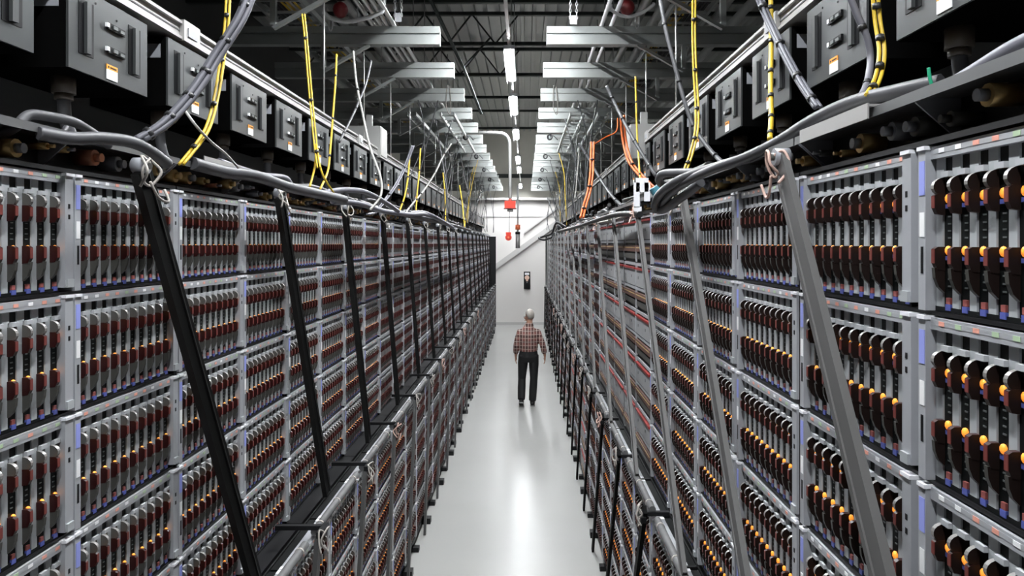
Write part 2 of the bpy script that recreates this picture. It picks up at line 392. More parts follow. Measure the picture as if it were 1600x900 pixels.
RP = 0.345
ROWS_UP = [3.198-CH-RP*i for i in range(5)]; LO = dict(left=[1.50-CH-RP*i for i in range(4)], right=[1.455-CH-RP*i for i in range(4)])
XL, XR, XLl, XRl = -1.315, 0.835, -1.085, 0.730
PL, PR = 0.608, 0.628
YL0 = 2.02-PL; YR0 = 1.484-PR; NL = 39; NR = 39
mods = []
for side in ('left', 'right'):
    p = PL if side == 'left' else PR; y0 = YL0 if side == 'left' else YR0; N = NL if side == 'left' else NR
    for tier in ('upper', 'lower'):
        X = {('left', 'upper'): XL, ('right', 'upper'): XR, ('left', 'lower'): XLl, ('right', 'lower'): XRl}[(side, tier)]
        for c in range(N):
            ya = y0+c*p+0.004; yb = ya+CW
            if yb > 25.2: continue
            for r, z in enumerate(ROWS_UP if tier == 'upper' else LO[side]):
                # seen in the frame?
                xs = [VX+FPX*X/max(q, 0.3) for q in (ya, yb)]; ys = [VY-FPX*(zz-CAMZ)/max(yb, .3) for zz in (z, z+CH)]
                if yb < 0.9 or (xs[1] < 4 or xs[1] > 1596) or min(ys) > 897: continue
                w_ = abs(min(max(xs[0], 0), 1600)-xs[1]); h_ = FPX*CH/((ya+yb)/2)
                mods.append((w_*h_, side, tier, c, r, X, ya, yb, z))
mods.sort(key=lambda t: -t[0])
print('modules', len(mods))
stuff = {}
count = 0
for (area, side, tier, c, r, X, ya, yb, z) in mods:
    left = side == 'left'
    loc = (X, ya if left else yb, z); rz = PI/2 if left else -PI/2
    panel = (not left) and 4.6 < ya < 7.2 and tier == 'upper'
    pick = (not left) and ya > 7.2 and (c*7+r*3) % 3 == 0
    panel = panel or pick
    if count >= 300:
        T = Matrix.Translation(loc) @ Matrix.Rotation(rz, 4, 'Z')
        stuff.setdefault('s', MB()).add(pc_all if panel else whole_mb, T); continue
    count += 1
    lab = '%s, %s row, %s column from camera, %s %s rack' % ('grey panelled chassis' if panel else 'red-latched blade chassis', nth(r), nth(c), side, tier)
    grp = ('panelled chassis of the right rack' if panel else 'blade chassis of the %s rack' % side)
    if panel:
        if yb < 8:
            e = empty('panel_chassis', loc, rz); tag(e, lab, 'server', grp)
            for n_, m_ in pc_me: put(m_, n_, e)
        else:
            tag(put(me_pc, 'panel_chassis', None, loc, rz), lab, 'server', grp)
        continue
    if yb > 6.6:
        tag(put(me_whole, 'blade_chassis', None, loc, rz), lab, 'server', grp); continue
    e = empty('blade_chassis', loc, rz); tag(e, lab, 'server', grp)
    put(me_frame, 'frame', e); put(me_labels, 'label_strip', e); put(me_status[(c+r*3) % 4], 'status_label', e)
    for i in range(NB):
        b_ = put(me_core if yb < 3.4 else me_blade, 'blade', e, (0.030+i*BP, 0, 0))
        if yb < 3.4:
            for n_, m_ in me_subs: put(m_, n_, b_)
if 's' in stuff:
    tag(stuff['s'].build('distant_blade_chassis'), 'mass of tiny blade chassis far down both racks towards the end wall', 'servers', None, 'stuff')

# ------------------------------------------------------------------ rack bays that carry them
def rack_bay(side, tier, b):
    left = side == 'left'; sg = -1 if left else 1
    p = PL if left else PR; y0 = (YL0 if left else YR0)+2*b*p; y1 = y0+2*p
    X = {('left', 'upper'): XL, ('right', 'upper'): XR, ('left', 'lower'): XLl, ('right', 'lower'): XRl}[(side, tier)]
    rows = ROWS_UP if tier == 'upper' else LO[side]
    D = 0.30 if tier == 'upper' else 0.10
    zb = rows[-1]-0.012; zt = rows[0]+CH
    if y1 > 25.26: return
    def bx(mb, a0, a1, ya, yb, z0, z1, m='rack_black'):
        xs = sorted((X+sg*a0, X+sg*a1)); return mb.box(xs[0], xs[1], ya, yb, z0, z1, m)
    g = 0.0035 if left else 0.01
    parts = [('side_panel', bx(MB(), -0.012, D, y0-g, y0+g*0.9, zb, zt)),
             ('back_panel', bx(MB(), D-0.008, D, y0+g, y1-g, zb, zt))]
    for z in rows: parts.append(('shelf', bx(MB(), -0.004, D-0.008, y0+g, y1-g, z-0.009, z-0.001)))
    if tier == 'lower':
        parts.append(('plinth', bx(MB(), 0.02, D, y0+g, y1-g, 0.0, zb)))
        parts.append(('foot', bx(MB(), -0.07, 0.02, y0+0.02, y0+0.11, 0.0, 0.06)))
        parts.append(('foot', bx(MB(), -0.05, 0.02, y0+0.55, y0+0.62, 0.0, 0.045)))
    else:
        parts.append(('leg', bx(MB(), 0.32, 0.37, y0+0.02, y0+0.07, 0.0, zt)))
        parts.append(('ledge', bx(MB(), (-0.09 if left else 0.0), 0.32, y0+0.004, y1-0.004, zb-0.035, zb-0.002)))
        parts.append(('tie_bar', bx(MB(), 0.285, 0.34, y0+0.02, y0+0.07, zt-0.06, zt-0.02)))
    lab = 'black steel rack bay, %s from the camera, %s tier of the %s rack' % (nth(b), tier, side)
    o = empty('rack_bay', (X, y0, zb if tier == 'upper' else 0)); tag(o, lab, 'rack', 'rack bays of the %s rack' % side)
    if y0 < 9:
        for n_, mb in parts:
            q = mb.build(n_, o); q.location = -o.location
    else:
        bpy.data.objects.remove(o); mb = MB()
        for n_, q in parts: mb.add(q)
        tag(mb.build('rack_bay'), lab, 'rack', 'rack bays of the %s rack' % side)
for side in ('left', 'right'):
    for tier in ('upper', 'lower'):
        for b in range(20): rack_bay(side, tier, b)
# end frames against the far end of each row
for sg, x0, lab in ((-1, 1.06, 'left'), (1, 0.72, 'right')):
    mb = MB(); a, b_ = sorted((sg*x0, sg*(x0+0.55))); mb.box(a, b_, 25.27, 25.31, 0, 3.24, 'rack_black')
    tag(mb.build('end_panel'), 'tall dark end panel closing the far end of the %s rack' % lab, 'panel')

# ------------------------------------------------------------------ connector trough on top of each rack
def trough(side, b):
    left = side == 'left'; sg = -1 if left else 1; X = XL if left else XR
    p = PL if left else PR; y0 = (YL0 if left else YR0)+2*b*p; L = 2*p-0.012
    if y0+L > 25.2 or y0+L < 1.1: return
    zt = 3.198+0.115
    def bx(mb, a0, a1, ya, yb, z0, z1, m):
        xs = sorted((sg*a0, sg*a1)); return mb.box(xs[0], xs[1], ya, yb, z0, z1, m)
    o = empty('connector_trough', (X, y0, 3.2)); tag(o, 'black connector trough on top of the %s rack, %s from the camera' % (side, nth(b)), 'cable trough', 'connector troughs on the %s rack' % side)
    f = MB(); bx(f, -0.015, 0.24, 0, L, 0.0, 0.012, 'rack_black'); bx(f, 0.08, 0.09, 0, L, 0.012, 0.105, 'rack_black')
    bx(f, -0.03, 0.24, 0, L, 0.105, 0.115, 'trough_grey'); bx(f, -0.032, -0.028, 0, L, 0.092, 0.115, 'trough_grey')
    f.build('channel', o)
    for y in ((0.0, L/2, L-0.006) if y0 < 8 else (0.0,)):
        g = MB(); xs = [sg*-0.026, sg*0.08]
        i = len(g.v); k = g.mi('connector_grey')
        for yy in (y, y+0.005): g.v += [(xs[0], yy, 0.105), (xs[1], yy, 0.105), (xs[1], yy, 0.012)]
        for q in ((0, 1, 2), (5, 4, 3), (0, 3, 4, 1), (1, 4, 5, 2), (2, 5, 3, 0)): g.f.append(tuple(i+a for a in q)); g.m.append(k); g.sm.append(False)
        g.build('gusset', o)
    if y0 < 9:
        rnd = random.Random(b*3+left)
        for j in range(10):
            y = 0.07+j*(L-0.14)/9+rnd.uniform(-.02, .02); mm = rnd.choice(['brass', 'copper', 'connector_grey', 'connector_grey', 'brass', 'silver'])
            rr = rnd.choice([0.010, 0.016, 0.022, 0.025]); z = rnd.uniform(0.04, 0.075)
            c_ = MB(); c_.cyl((sg*0.082, y, z), (sg*0.02, y, z), rr, mm, 12); c_.cyl((sg*0.02, y, z), (sg*0.0, y, z), rr*0.55, 'connector_grey' if j % 2 else mm, 10); c_.build('connector', o)
for side in ('left', 'right'):
    for b in range(20): trough(side, b)

# ------------------------------------------------------------------ leaning braces, lower braces, padded rails, cords
def cord(c, r, name_label, grp, seed, pink=False):
    rnd = random.Random(seed); mb = MB(); c = Vector(c); mm = 'cord_pink' if pink else 'cord_white'
    mb.tube([c+Vector((rnd.uniform(-.4, .4)*r, math.cos(a)*r*rnd.uniform(.7, 1.1), math.sin(a)*r*rnd.uniform(.7, 1.2))) for a in [i*PI/3 for i in range(6)]], 0.0045, mm, 6, closed=True)
    a0 = c+Vector((0, 0, -r*0.8)); mb.tube([a0, a0+Vector((rnd.uniform(-.02, .02), .03, -.05)), a0+Vector((rnd.uniform(-.03, .03), .07, -.06)), a0+Vector((0, .09, -.02))], 0.0045, mm, 6)
    a1 = c+Vector((0, 0, r*0.5)); mb.tube([a1, a1+Vector((rnd.uniform(-.03, .03), -.03, .02)), a1+Vector((rnd.uniform(-.04, .04), -.05, -.03)), a1+Vector((0, -.06, -.08))], 0.0045, mm, 6)
    return tag(mb.build('tie_cord'), name_label, 'cord', grp)
def brace(side, i, top, bot, w_, t_, m_, me_, grp):
    e = empty('rack_brace', top); tag(e, '%s slanting brace strapped to the %s rack, %s from the camera' % ('black' if 'black' in m_ else 'grey', side, nth(i)), 'brace', grp)
    top = Vector(top); bot = Vector(bot)
    b_ = MB(); sg = 1 if side == 'left' else -1
    b_.obox(top, bot, w_, t_, m_, up=(1, 0, 0), m2=me_)
    d = (bot-top).normalized(); across = d.cross(Vector((1, 0, 0))).normalized()
    o = b_.build('bar', e); o.location = -top
    r_ = MB(); r_.obox(top+Vector((sg*(t_/2+.002), 0, 0))-across*w_*.18, bot+Vector((sg*(t_/2+.002), 0, 0))-across*w_*.18, 0.006, 0.005, me_ or m_, up=(1, 0, 0)); o = r_.build('ridge', e); o.location = -top
    h = MB(); h.cyl(top+Vector((-.022, 0, .015)), top+Vector((.022, 0, .015)), 0.026, 'connector_grey', 14); h.cyl(top+Vector((-.032, 0, .015)), top+Vector((.032, 0, .015)), 0.012, 'silver', 10); o = h.build('pivot_bolt', e); o.location = -top
    return e
for i in range(18):
    y = 2.27+1.28*i; dl = [0.78, 0.6, 0.42][i] if i < 3 else 0.35
    if y+dl > 25.1: break
    brace('left', i, (XL+0.075, y, 3.235), (XLl-0.085, y+dl, 1.53), 0.085, 0.026, 'brace_black', 'brace_edge', 'black braces of the left rack')
    if i < 9: cord((XL+0.105, y, 3.235), 0.045, 'white cord looped at the head of the %s black brace, left rack' % nth(i), 'cords on the left rack heads', i)
for i in range(18):
    y = [2.12, 3.46][i] if i < 2 else 4.86+1.32*(i-2); dl = [-1.25, -1.5][i] if i < 2 else -1.75
    if y > 25.1: break
    z1 = 1.53; yb = y+dl
    brace('right', i, (XR-0.065, y, 3.245), (XRl-0.03, yb, z1), 0.078, 0.02, 'brace_grey', None, 'grey braces of the right rack')
    if i < 9: cord((XR-0.095, y, 3.235), 0.04, 'pale cord looped at the head of the %s grey brace, right rack' % nth(i), 'cords on the right rack heads', 50+i, i % 2 == 0)
# lower braces
for side in ('left', 'right'):
    left = side == 'left'; sg = -1 if left else 1
    p = 1.03 if left else 1.05; first = 2.49 if left else 2.81
    Xt = XLl+0.05 if left else XRl-0.075; Xu = XL+0.05 if left else XR-0.04
    for i in range(22):
        y = first+p*i; yb = y-0.4 if left else y+0.9
        if max(y, yb) > 25.1: break
        mb = MB(); mb.obox((Xt, y, 1.54), (Xt, yb, 0.0), 0.055, 0.022, 'post_grey' if left else 'brace_black', up=(1, 0, 0))
        tag(mb.build('lower_brace'), '%s lower brace reaching the floor on the %s rack, %s from the camera' % ('grey' if left else 'black', side, nth(i)), 'brace', 'lower braces of the %s rack' % side)
        if i < 13: cord((Xt+(0.03 if left else -0.03), y, 1.53), 0.05, 'frayed cord tied to the padded rail of the %s rack, %s from the camera' % (side, nth(i)), 'cords on the padded rails', 100+i+20*left, (i % 3 == 0))
        za = 1.56 if left else 1.50
        am = MB(); am.obox((Xu, y+0.05, za), (Xt, y+0.05, za), 0.028, 0.022, 'rack_black'); am.obox((Xt+(0.012 if left else -0.012), y-0.03, za-0.01), (Xt+(0.012 if left else -0.012), y+0.10, za-0.01), 0.03, 0.03, 'rack_black')
        tag(am.build('outrigger_arm'), 'short black arm holding the padded rail off the %s rack, %s from the camera' % (side, nth(i)), 'bracket', 'rail arms of the %s rack' % side)
        y0 = y; y1 = y0+p-0.10
        if y1 > 25.1: break
        Xr = XLl+0.015 if left else XRl-0.025
        e = empty('padded_rail', (Xr, y0, 1.535 if left else 1.52)); tag(e, 'pale padded tube along the top of the %s lower racks, %s from the camera' % (side, nth(i)), 'rail', 'padded rails of the %s rack' % side)
        MB().cyl((0, 0.05, 0), (0, y1-y0, 0), 0.020, 'pad_tube', 12).build('tube', e)
        for q in (0.15, 0.5, 0.9):
            MB().cyl((0, (y1-y0)*q, 0), (0, (y1-y0)*q+0.012, 0), 0.0225, 'cord_white', 10).build('tape_band', e)

# ------------------------------------------------------------------ busway rails and tap-off boxes
BXL, BXR = -1.425, 1.05
def tapbox(side, i):
    left = side == 'left'; p = PL if left else PR
    yf = (2.64+p*(i-2)) if left else (1.98+p*(i-1)); wd = 0.46
    if yf > 24.6: return
    X = BXL if left else BXR; z0 = 3.545 if left else 3.565; h = 0.275 if left else 0.29
    loc = (X, yf-wd if left else yf, z0); rz = PI/2 if left else -PI/2     # local x runs along the row, local -y is the face
    e = empty('power_box', loc, rz); tag(e, 'dark steel power tap box hung over the %s rack, %s from the camera' % (side, nth(i)), 'electrical box', 'power boxes over the %s rack' % side)
    def pb(mb, n_): return mb.build(n_, e)
    pb(MB().box(0, wd, 0.004, 0.30, 0, h, 'box_black').box(0.0, wd, 0.0, 0.004, 0.0, h, 'box_black'), 'body')
    fp = MB().box(0.003, wd-0.003, -0.008, 0, 0.003, h-0.003, 'box_face'); pb(fp, 'front_cover')
    if yf < 12: pb(MB().box(-0.002 if left else wd, 0.0 if left else wd+0.002, 0.02, 0.20, h-0.085, h-0.03, 'connector_grey'), 'side_patch')  # pale grey patch on the body side facing the camera
    if yf < 9:
        for a in (0.065, wd-0.115):
            s_ = MB(); s_.box(a-0.014, a+0.064, -0.0095, -0.008, 0.06, h-0.04, 'black').box(a+0.013, a+0.036, -0.020, -0.008, 0.065, h-0.045, 'box_face'); pb(s_, 'vertical_slot')
        for zz in (0.10, 0.18):
            l_ = MB(); l_.box(0.20, 0.30, -0.016, -0.008, zz, zz+0.022, 'black').box(0.225, 0.25, -0.020, -0.016, zz+0.006, zz+0.018, 'mark_grey').box(0.265, 0.29, -0.020, -0.016, zz+0.004, zz+0.014, 'mark_grey').box(0.193, 0.207, -0.0165, -0.008, zz+0.006, zz+0.020, 'label_white'); pb(l_, 'toggle_latch')
        for q in ((0.14, h-0.03), (0.26, h-0.05)): pb(MB().cyl((q[0], -0.010, q[1]), (q[0], -0.008, q[1]), 0.004, 'black', 8), 'screw')
    lb = MB(); lb.box(0.20, 0.262, -0.0105, -0.008, 0.012, 0.045, 'label_white').box(0.20, 0.262, -0.0105, -0.008, 0.045, 0.062, 'label_orange')
    if yf < 5:
        lb.box(0.206, 0.213, -0.0110, -0.0105, 0.050, 0.057, 'black')
        for t in range(5): lb.box(0.219+t*0.0075, 0.2245+t*0.0075, -0.0110, -0.0105, 0.050, 0.056, 'black')
    pb(lb, 'warning_label')
    g = MB(); g.cyl((0.13, 0.09, 0), (0.13, 0.09, -0.055), 0.036, 'gland_brown', 8); g.cyl((0.13, 0.09, -0.055), (0.13, 0.09, -0.075), 0.028, 'gland_brown', 12); pb(g, 'cable_gland')
    cb = MB(); cb.tube([(0.13, 0.09, -0.07), (0.14, 0.09, -0.14), (0.17, 0.08, -0.20), (0.22, 0.04, -0.235)], 0.020, 'cable_grey', 8); pb(cb, 'feed_cable')
    br = MB(); br.box(0.08, 0.16, 0.03, 0.06, h, h+0.02, 'rail_alu').box(0.30, 0.38, 0.03, 0.06, h, h+0.02, 'rail_alu'); pb(br, 'hanger_clip')
for side in ('left', 'right'):
    for i in range(40): tapbox(side, i)
for side, X, z in (('left', BXL-0.0, 3.84), ('right', BXR+0.0, 3.875)):
    sg = -1 if side == 'left' else 1
    e = empty('busway', (X, 0, z)); tag(e, 'long aluminium busway rail running above the power boxes of the %s rack' % side, 'busway')
    f = MB()
    def bx(a0, a1, z0, z1, m_):
        xs = sorted((sg*a0, sg*a1)); f.box(xs[0], xs[1], 0.6, 25.0, z0, z1, m_)
    bx(0.0, 0.12, 0, 0.075, 'rail_alu'); bx(-0.012, 0.0, 0.0, 0.012, 'rail_alu'); bx(-0.012, 0.0, 0.063, 0.075, 'rail_alu'); bx(-0.002, 0.0, 0.034, 0.040, 'groove')
    f.build('track', e)
    for q in range(8):
        j = MB(); xs = sorted((sg*-0.02, sg*0.12)); j.box(xs[0], xs[1], 2.9+q*3.05, 3.04+q*3.05, -0.004, 0.082, 'rail_alu'); 
        j.box(min(sg*-0.024, sg*-0.020), max(sg*-0.024, sg*-0.020), 2.93+q*3.05, 3.01+q*3.05, 0.02, 0.055, 'connector_grey'); j.build('joint_cover', e)
# two silver feed boxes
for side, px, py, d in (('left', 590, 228, 6.9), ('right', 992, 228, 6.3)):
    c_ = P(px, py, d); e = empty('feed_box', c_); tag(e, 'silver feed box capping the busway over the %s rack' % side, 'electrical box')
    sg = -1 if side == 'left' else 1
    a, b_ = sorted((sg*-0.06, sg*0.26)); MB().box(a, b_, -0.16, 0.16, -0.13, 0.17, 'conduit').build('body', e)
    a, b_ = sorted((sg*-0.066, sg*-0.06)); MB().box(a, b_, -0.14, 0.14, -0.11, 0.15, 'rail_alu').build('cover', e)
    MB().box(sg*0.08-0.03, sg*0.08+0.03, -0.02, 0.02, 0.17, 0.30, 'conduit').build('bracket', e)

# ------------------------------------------------------------------ overhead channels
CHZ = 4.90; CYS = [6.43+1.285*k for k in range(-1, 15)]
def channel_prof(h=0.164, dp=0.09):
    a = h/2
    return [(0, -a), (0, -0.008+a*.15), (0.02, -0.008+a*.15), (0.02, 0.008+a*.15), (0, 0.008+a*.15), (0, a), (dp, a), (dp, -a)]
for k, y in enumerate(CYS):
    for side in ('left', 'right'):
        x0, x1 = (-2.75, -0.785) if side == 'left' else (0.195, 2.35)
        e = empty('cantilever_channel', ((x1 if side == 'left' else x0), y, CHZ)); tag(e, 'galvanised steel channel jutting in over the aisle, %s side, %s from the camera' % (side, nth(k)), 'beam', 'ceiling channels on the %s' % side)
        mb = MB(); mb.prism(channel_prof(), x0-e.location.x, x1-e.location.x, 'strut'); mb.build('channel', e)
        Xp = (-1.85 if side == 'left' else 1.45)
        o = MB().box(Xp-0.02-e.location.x, Xp+0.02-e.location.x, 0.005, 0.045, -0.082, -0.30, 'strut'); o.build('drop_bracket', e)
        s_ = 1 if side == 'right' else -1
        db = MB(); db.obox((Xp-e.location.x, 0.12, -0.30+0.82), (Xp-s_*0.75-e.location.x, 0.12, 0.10), 0.03, 0.02, 'steel_dark') if False else db.obox((Xp-e.location.x, 0.03, -0.32), (Xp-s_*0.42-e.location.x, 0.03, -0.085), 0.04, 0.025, 'strut'); db.build('knee_brace', e)
        bxx = (BXL-0.06 if side == 'left' else BXR+0.06)
        rr = MB().cyl((bxx-e.location.x, 0.045, -0.082), (bxx-e.location.x, 0.045, (3.92 if side == 'left' else 3.955)-CHZ), 0.007, 'conduit', 6); rr.build('drop_rod', e)
        up = MB().cyl((Xp-e.location.x, 0.045, 0.082), (Xp-e.location.x, 0.045, ROOF-CHZ-0.9), 0.009, 'conduit', 6); up.build('hanger_rod', e)
# conduits lying on the channels
for j, X in enumerate((-1.40, -1.33, -1.27, -1.21)):
    tag(MB().cyl((X, 3.0, CHZ+0.082+0.022), (X, 24.6, CHZ+0.082+0.022), 0.021, 'conduit', 10).build('conduit'), 'metal conduit lying along the left channels, %s from the wall side' % nth(j), 'pipe', 'conduits over the left rack')
for j, X in enumerate((0.70, 0.79)):
    tag(MB().cyl((X, 3.0, CHZ+0.082+0.02), (X, 24.6, CHZ+0.082+0.02), 0.018, 'pipe_white', 10).build('conduit'), 'pale conduit lying along the right channels, %s from the aisle' % nth(j), 'pipe', 'conduits over the right rack')
for j, (X, Z, r) in enumerate(((1.25, 5.5, 0.05), (1.45, 5.5, 0.05), (1.65, 5.5, 0.04), (1.85, 5.52, 0.05), (2.1, 5.5, 0.04), (2.35, 5.5, 0.05), (-1.95, 5.6, 0.06), (-2.3, 5.6, 0.05))):
    tag(MB().cyl((X, 1.0, Z), (X, 24.9, Z), r, 'deck' if j % 2 else 'conduit', 10).build('ceiling_pipe'), ('dark pipe running under the roof on the %s side, %s of its row' % ('right' if X > 0 else 'left', nth(j if X > 0 else j-6))), 'pipe', 'pipes under the roof')
# cable ladders
def ladder(name, x0, x1, y0, y1, z, lab):
    e = empty('cable_ladder', (x0, y0, z)); tag(e, lab, 'cable tray')
    for x in (0, x1-x0): MB().box(x-0.012, x+0.012, 0, y1-y0, 0, 0.05, 'strut').build('side_rail', e)
    y = 0.1
    while y < min(y1-y0, 22): MB().box(0.012, x1-x0-0.012, y, y+0.02, 0.01, 0.03, 'strut').build('rung', e); y += 0.30
    return e
ladder('a', -1.62, -1.50+0.0, 9.6, 13.6, CHZ-0.16, 'narrow cable ladder slung under the left channels, outer one')
ladder('b', -1.16, -0.98, 9.6, 13.6, CHZ-0.16, 'steel cable ladder slung under the left channels, near the aisle')
ladder('c', 0.62, 0.80, 9.6, 13.6, CHZ-0.16, 'steel cable ladder slung under the right channels, near the aisle')
ladder('d', 1.0, 1.14, 9.6, 13.6, CHZ-0.16, 'narrow cable ladder slung under the right channels, outer one')
ladder('e', -2.25, -1.85, 3.0, 24.5, CHZ+0.085, 'long cable ladder carrying yellow cable over the left rack')
ladder('f', 1.25, 1.58, 3.0, 24.5, CHZ+0.085, 'long cable ladder carrying yellow cable over the right rack')
for sg, X, lab in ((-1, -2.02, 'left'), (1, 1.36, 'right')):
    mb = MB(); rnd = random.Random(3)
    for q in range(5):
        off = (q-2)*0.022
        mb.tube([(X+off+rnd.uniform(-.015, .015), 3.0+t*1.0, CHZ+0.145+rnd.uniform(0, .012)) for t in range(22)], 0.010, 'cable_yellow' if q != 3 else 'cable_white', 6, sub=3)
    for t in range(40): mb.box(X-0.06, X+0.06, 3.2+t*0.52, 3.215+t*0.52, CHZ+0.133, CHZ+0.17, 'cable_black')
    tag(mb.build('cable_bundle'), 'yellow cable bundle with black ties along the ladder over the %s rack' % lab, 'cable')
for sg, X, lab in ((-1, -2.15, 'left'), (1, 1.5, 'right')):
    mb = MB()
    for q in range(4): mb.tube([(X+(q-1.5)*0.035, 3.0+t*1.5, CHZ+0.135+0.006*((t+q) % 3)) for t in range(15)], 0.015, 'cable_black', 6, sub=3)
    tag(mb.build('cable_bundle'), 'black cable bundle lying beside the yellow one over the %s rack' % lab, 'cable')

# ------------------------------------------------------------------ hanging cables
def hang(label, pts, r, m_, ties=0, strands=1, cat='cable', name='hanging_cable', grp=None, sub=8):
    e_pts = [P(*p) for p in pts]; mb = MB()
    if strands == 1: mb.tube(e_pts, r, m_, 8, sub=sub)
    else:
        for s_ in range(strands):
            a = 2*PI*s_/strands; off = Vector((math.cos(a), math.sin(a), 0))*r*0.75
            mb.tube([p+off for p in e_pts], r*0.55, m_, 6, sub=sub)
    for j in range(ties):
        t = (j+0.6)/ties*(len(e_pts)-1); i = min(int(t), len(e_pts)-2); p = e_pts[i].lerp(e_pts[i+1], t-i); d = (e_pts[i+1]-e_pts[i]).normalized()
        mb.cyl(p-d*0.008, p+d*0.008, r*1.2, 'cable_black', 8)
    return tag(mb.build(name), label, cat, grp)
hang('thin yellow cable dropping in front of the left grey bundle', [(357, -20, 2.9), (354, 40, 2.85), (347, 95, 2.8), (338, 150, 2.72), (322, 205, 2.6), (283, 257, 2.45)], 0.010, 'cable_yellow', 4, 2)
hang('thick grey cable bundle slanting down to the left rack', [(395, -20, 2.7), (375, 30, 2.65), (338, 88, 2.6), (312, 130, 2.55), (285, 165, 2.5), (255, 195, 2.45), (218, 218, 2.4)], 0.020, 'cable_light', 6, 4)
hang('thin white wire below the slanting grey bundle on the left', [(286, 168, 2.5), (305, 195, 2.5), (330, 222, 2.6), (352, 240, 2.7), (372, 262, 2.8)], 0.005, 'cable_white')
hang('yellow cable hanging left of centre, nearer of two', [(474, 22, 4.3), (478, 60, 4.25), (483, 120, 4.2), (488, 175, 4.15), (493, 225, 4.1), (498, 262, 4.0)], 0.010, 'cable_yellow', 3, 2)
hang('yellow cable tail splaying left onto the left rack', [(494, 225, 4.1), (492, 260, 4.05), (484, 292, 3.9)], 0.006, 'cable_yellow')
hang('yellow cable tail splaying right onto the left rack', [(494, 225, 4.1), (503, 270, 4.05), (522, 302, 4.2)], 0.006, 'cable_yellow')
hang('yellow cable hanging left of centre, farther of two', [(526, 85, 4.9), (524, 130, 4.8), (520, 185, 4.7), (516, 235, 4.6), (512, 268, 4.5), (500, 296, 4.3)], 0.007, 'cable_yellow', 4)
hang('white cable hanging left of centre down to the rack top', [(552, 80, 5.4), (557, 130, 5.3), (567, 180, 5.2), (578, 230, 5.0), (594, 275, 4.9), (595, 305, 4.8), (578, 328, 4.7)], 0.008, 'cable_white', 3)
hang('dark cable bundle crossing the left busway', [(580, 95, 6.0), (572, 130, 5.8), (558, 165, 5.6), (544, 195, 5.4), (530, 222, 5.2)], 0.010, 'cable_grey', 3)
hang('grey slanting bundle past the left feed box', [(645, 228, 6.3), (632, 262, 6.2), (618, 290, 6.0), (602, 312, 5.8), (588, 330, 5.6), (575, 335, 5.4)], 0.014, 'cable_light', 3, 3)
hang('white cable slanting far down the left rack', [(705, 225, 9.0), (692, 245, 8.8), (680, 270, 8.4), (662, 298, 8.0), (645, 318, 7.5), (634, 332, 7.2)], 0.011, 'cable_white', 4)
hang('yellow strand before the left busway, nearest of the far ones', [(640, 245, 6.6), (637, 280, 6.5), (632, 308, 6.4), (624, 330, 6.3)], 0.008, 'cable_yellow', 2)
hang('yellow strand over the left rack, second of the far ones', [(657, 232, 7.6), (655, 270, 7.5), (652, 300, 7.4), (650, 330, 7.3)], 0.008, 'cable_yellow', 2)
hang('yellow strand over the left rack, third of the far ones', [(692, 270, 10.5), (695, 300, 10.4), (696, 330, 10.3), (696, 348, 10.2)], 0.009, 'cable_yellow', 2)
hang('yellow strand over the left rack, last of the far ones', [(718, 290, 14), (722, 315, 13.8), (724, 335, 13.6), (726, 355, 13.4)], 0.012, 'cable_yellow', 2)
hang('dark wire slanting across the left end of the far channels', [(752, 300, 15.5), (742, 325, 15), (730, 352, 14.5)], 0.012, 'cable_black')
# right side
hang('straight yellow cable with black bands before the right busway', [(1204, -20, 2.9), (1205, 60, 2.85), (1204, 130, 2.75), (1205, 180, 2.65), (1203, 218, 2.55)], 0.010, 'cable_yellow', 6)
hang('bright yellow cable pair hanging by the right power boxes', [(1367, -20, 1.95), (1371, 30, 1.95), (1378, 80, 1.92), (1372, 120, 1.88), (1358, 148, 1.80)], 0.010, 'cable_yellow', 4, 2)
hang('grey cable looping beside the bright yellow pair', [(1322, -20, 2.0), (1340, 25, 2.0), (1355, 60, 2.0), (1360, 95, 2.0), (1355, 130, 1.95), (1346, 150, 1.9)], 0.010, 'cable_light', 2)
hang('grey flat bundle slanting right before the right busway', [(1180, -20, 2.9), (1200, 30, 2.85), (1232, 95, 2.7), (1255, 135, 2.6), (1278, 168, 2.5)], 0.015, 'cable_light', 4, 3)
hang('long yellow cable hanging right of the aisle', [(1085, -20, 3.8), (1084, 50, 3.8), (1086, 115, 3.75), (1089, 165, 3.7), (1088, 205, 3.65), (1080, 240, 3.6), (1070, 268, 3.55)], 0.010, 'cable_yellow', 5, 2)
hang('dark grey cable slanting beside the long yellow one', [(1028, -20, 4.1), (1040, 45, 4.0), (1055, 105, 3.95), (1070, 160, 3.9), (1085, 200, 3.85), (1110, 235, 3.7), (1130, 255, 3.5)], 0.012, 'cable_grey', 4)
hang('dark cable slanting by the right feed box', [(948, 135, 5.6), (962, 165, 5.5), (980, 200, 5.3), (1000, 235, 5.1), (1025, 275, 4.9)], 0.014, 'cable_grey', 4)
hang('thin yellow wire hanging over the white clamp', [(993, 120, 5.4), (994, 170, 5.3), (996, 220, 5.2), (999, 262, 5.0), (1000, 284, 4.85)], 0.007, 'cable_yellow', 3)
hang('orange cable bundle hanging over the right rack', [(926, 222, 7.3), (925, 250, 7.2), (924, 275, 7.1), (920, 300, 7.0), (914, 320, 6.9), (909, 340, 6.7)], 0.019, 'cable_orange', 3, 2)
hang('orange strap knotted on the right feed box', [(972, 180, 5.9), (975, 215, 5.9), (981, 243, 5.8), (988, 258, 5.7), (1002, 275, 5.5), (1022, 295, 5.2)], 0.018, 'cable_orange', 1, 2)
hang('thin orange wire above the orange bundle', [(965, 185, 7.8), (963, 205, 7.7), (945, 215, 7.6), (928, 226, 7.3)], 0.007, 'cable_orange')
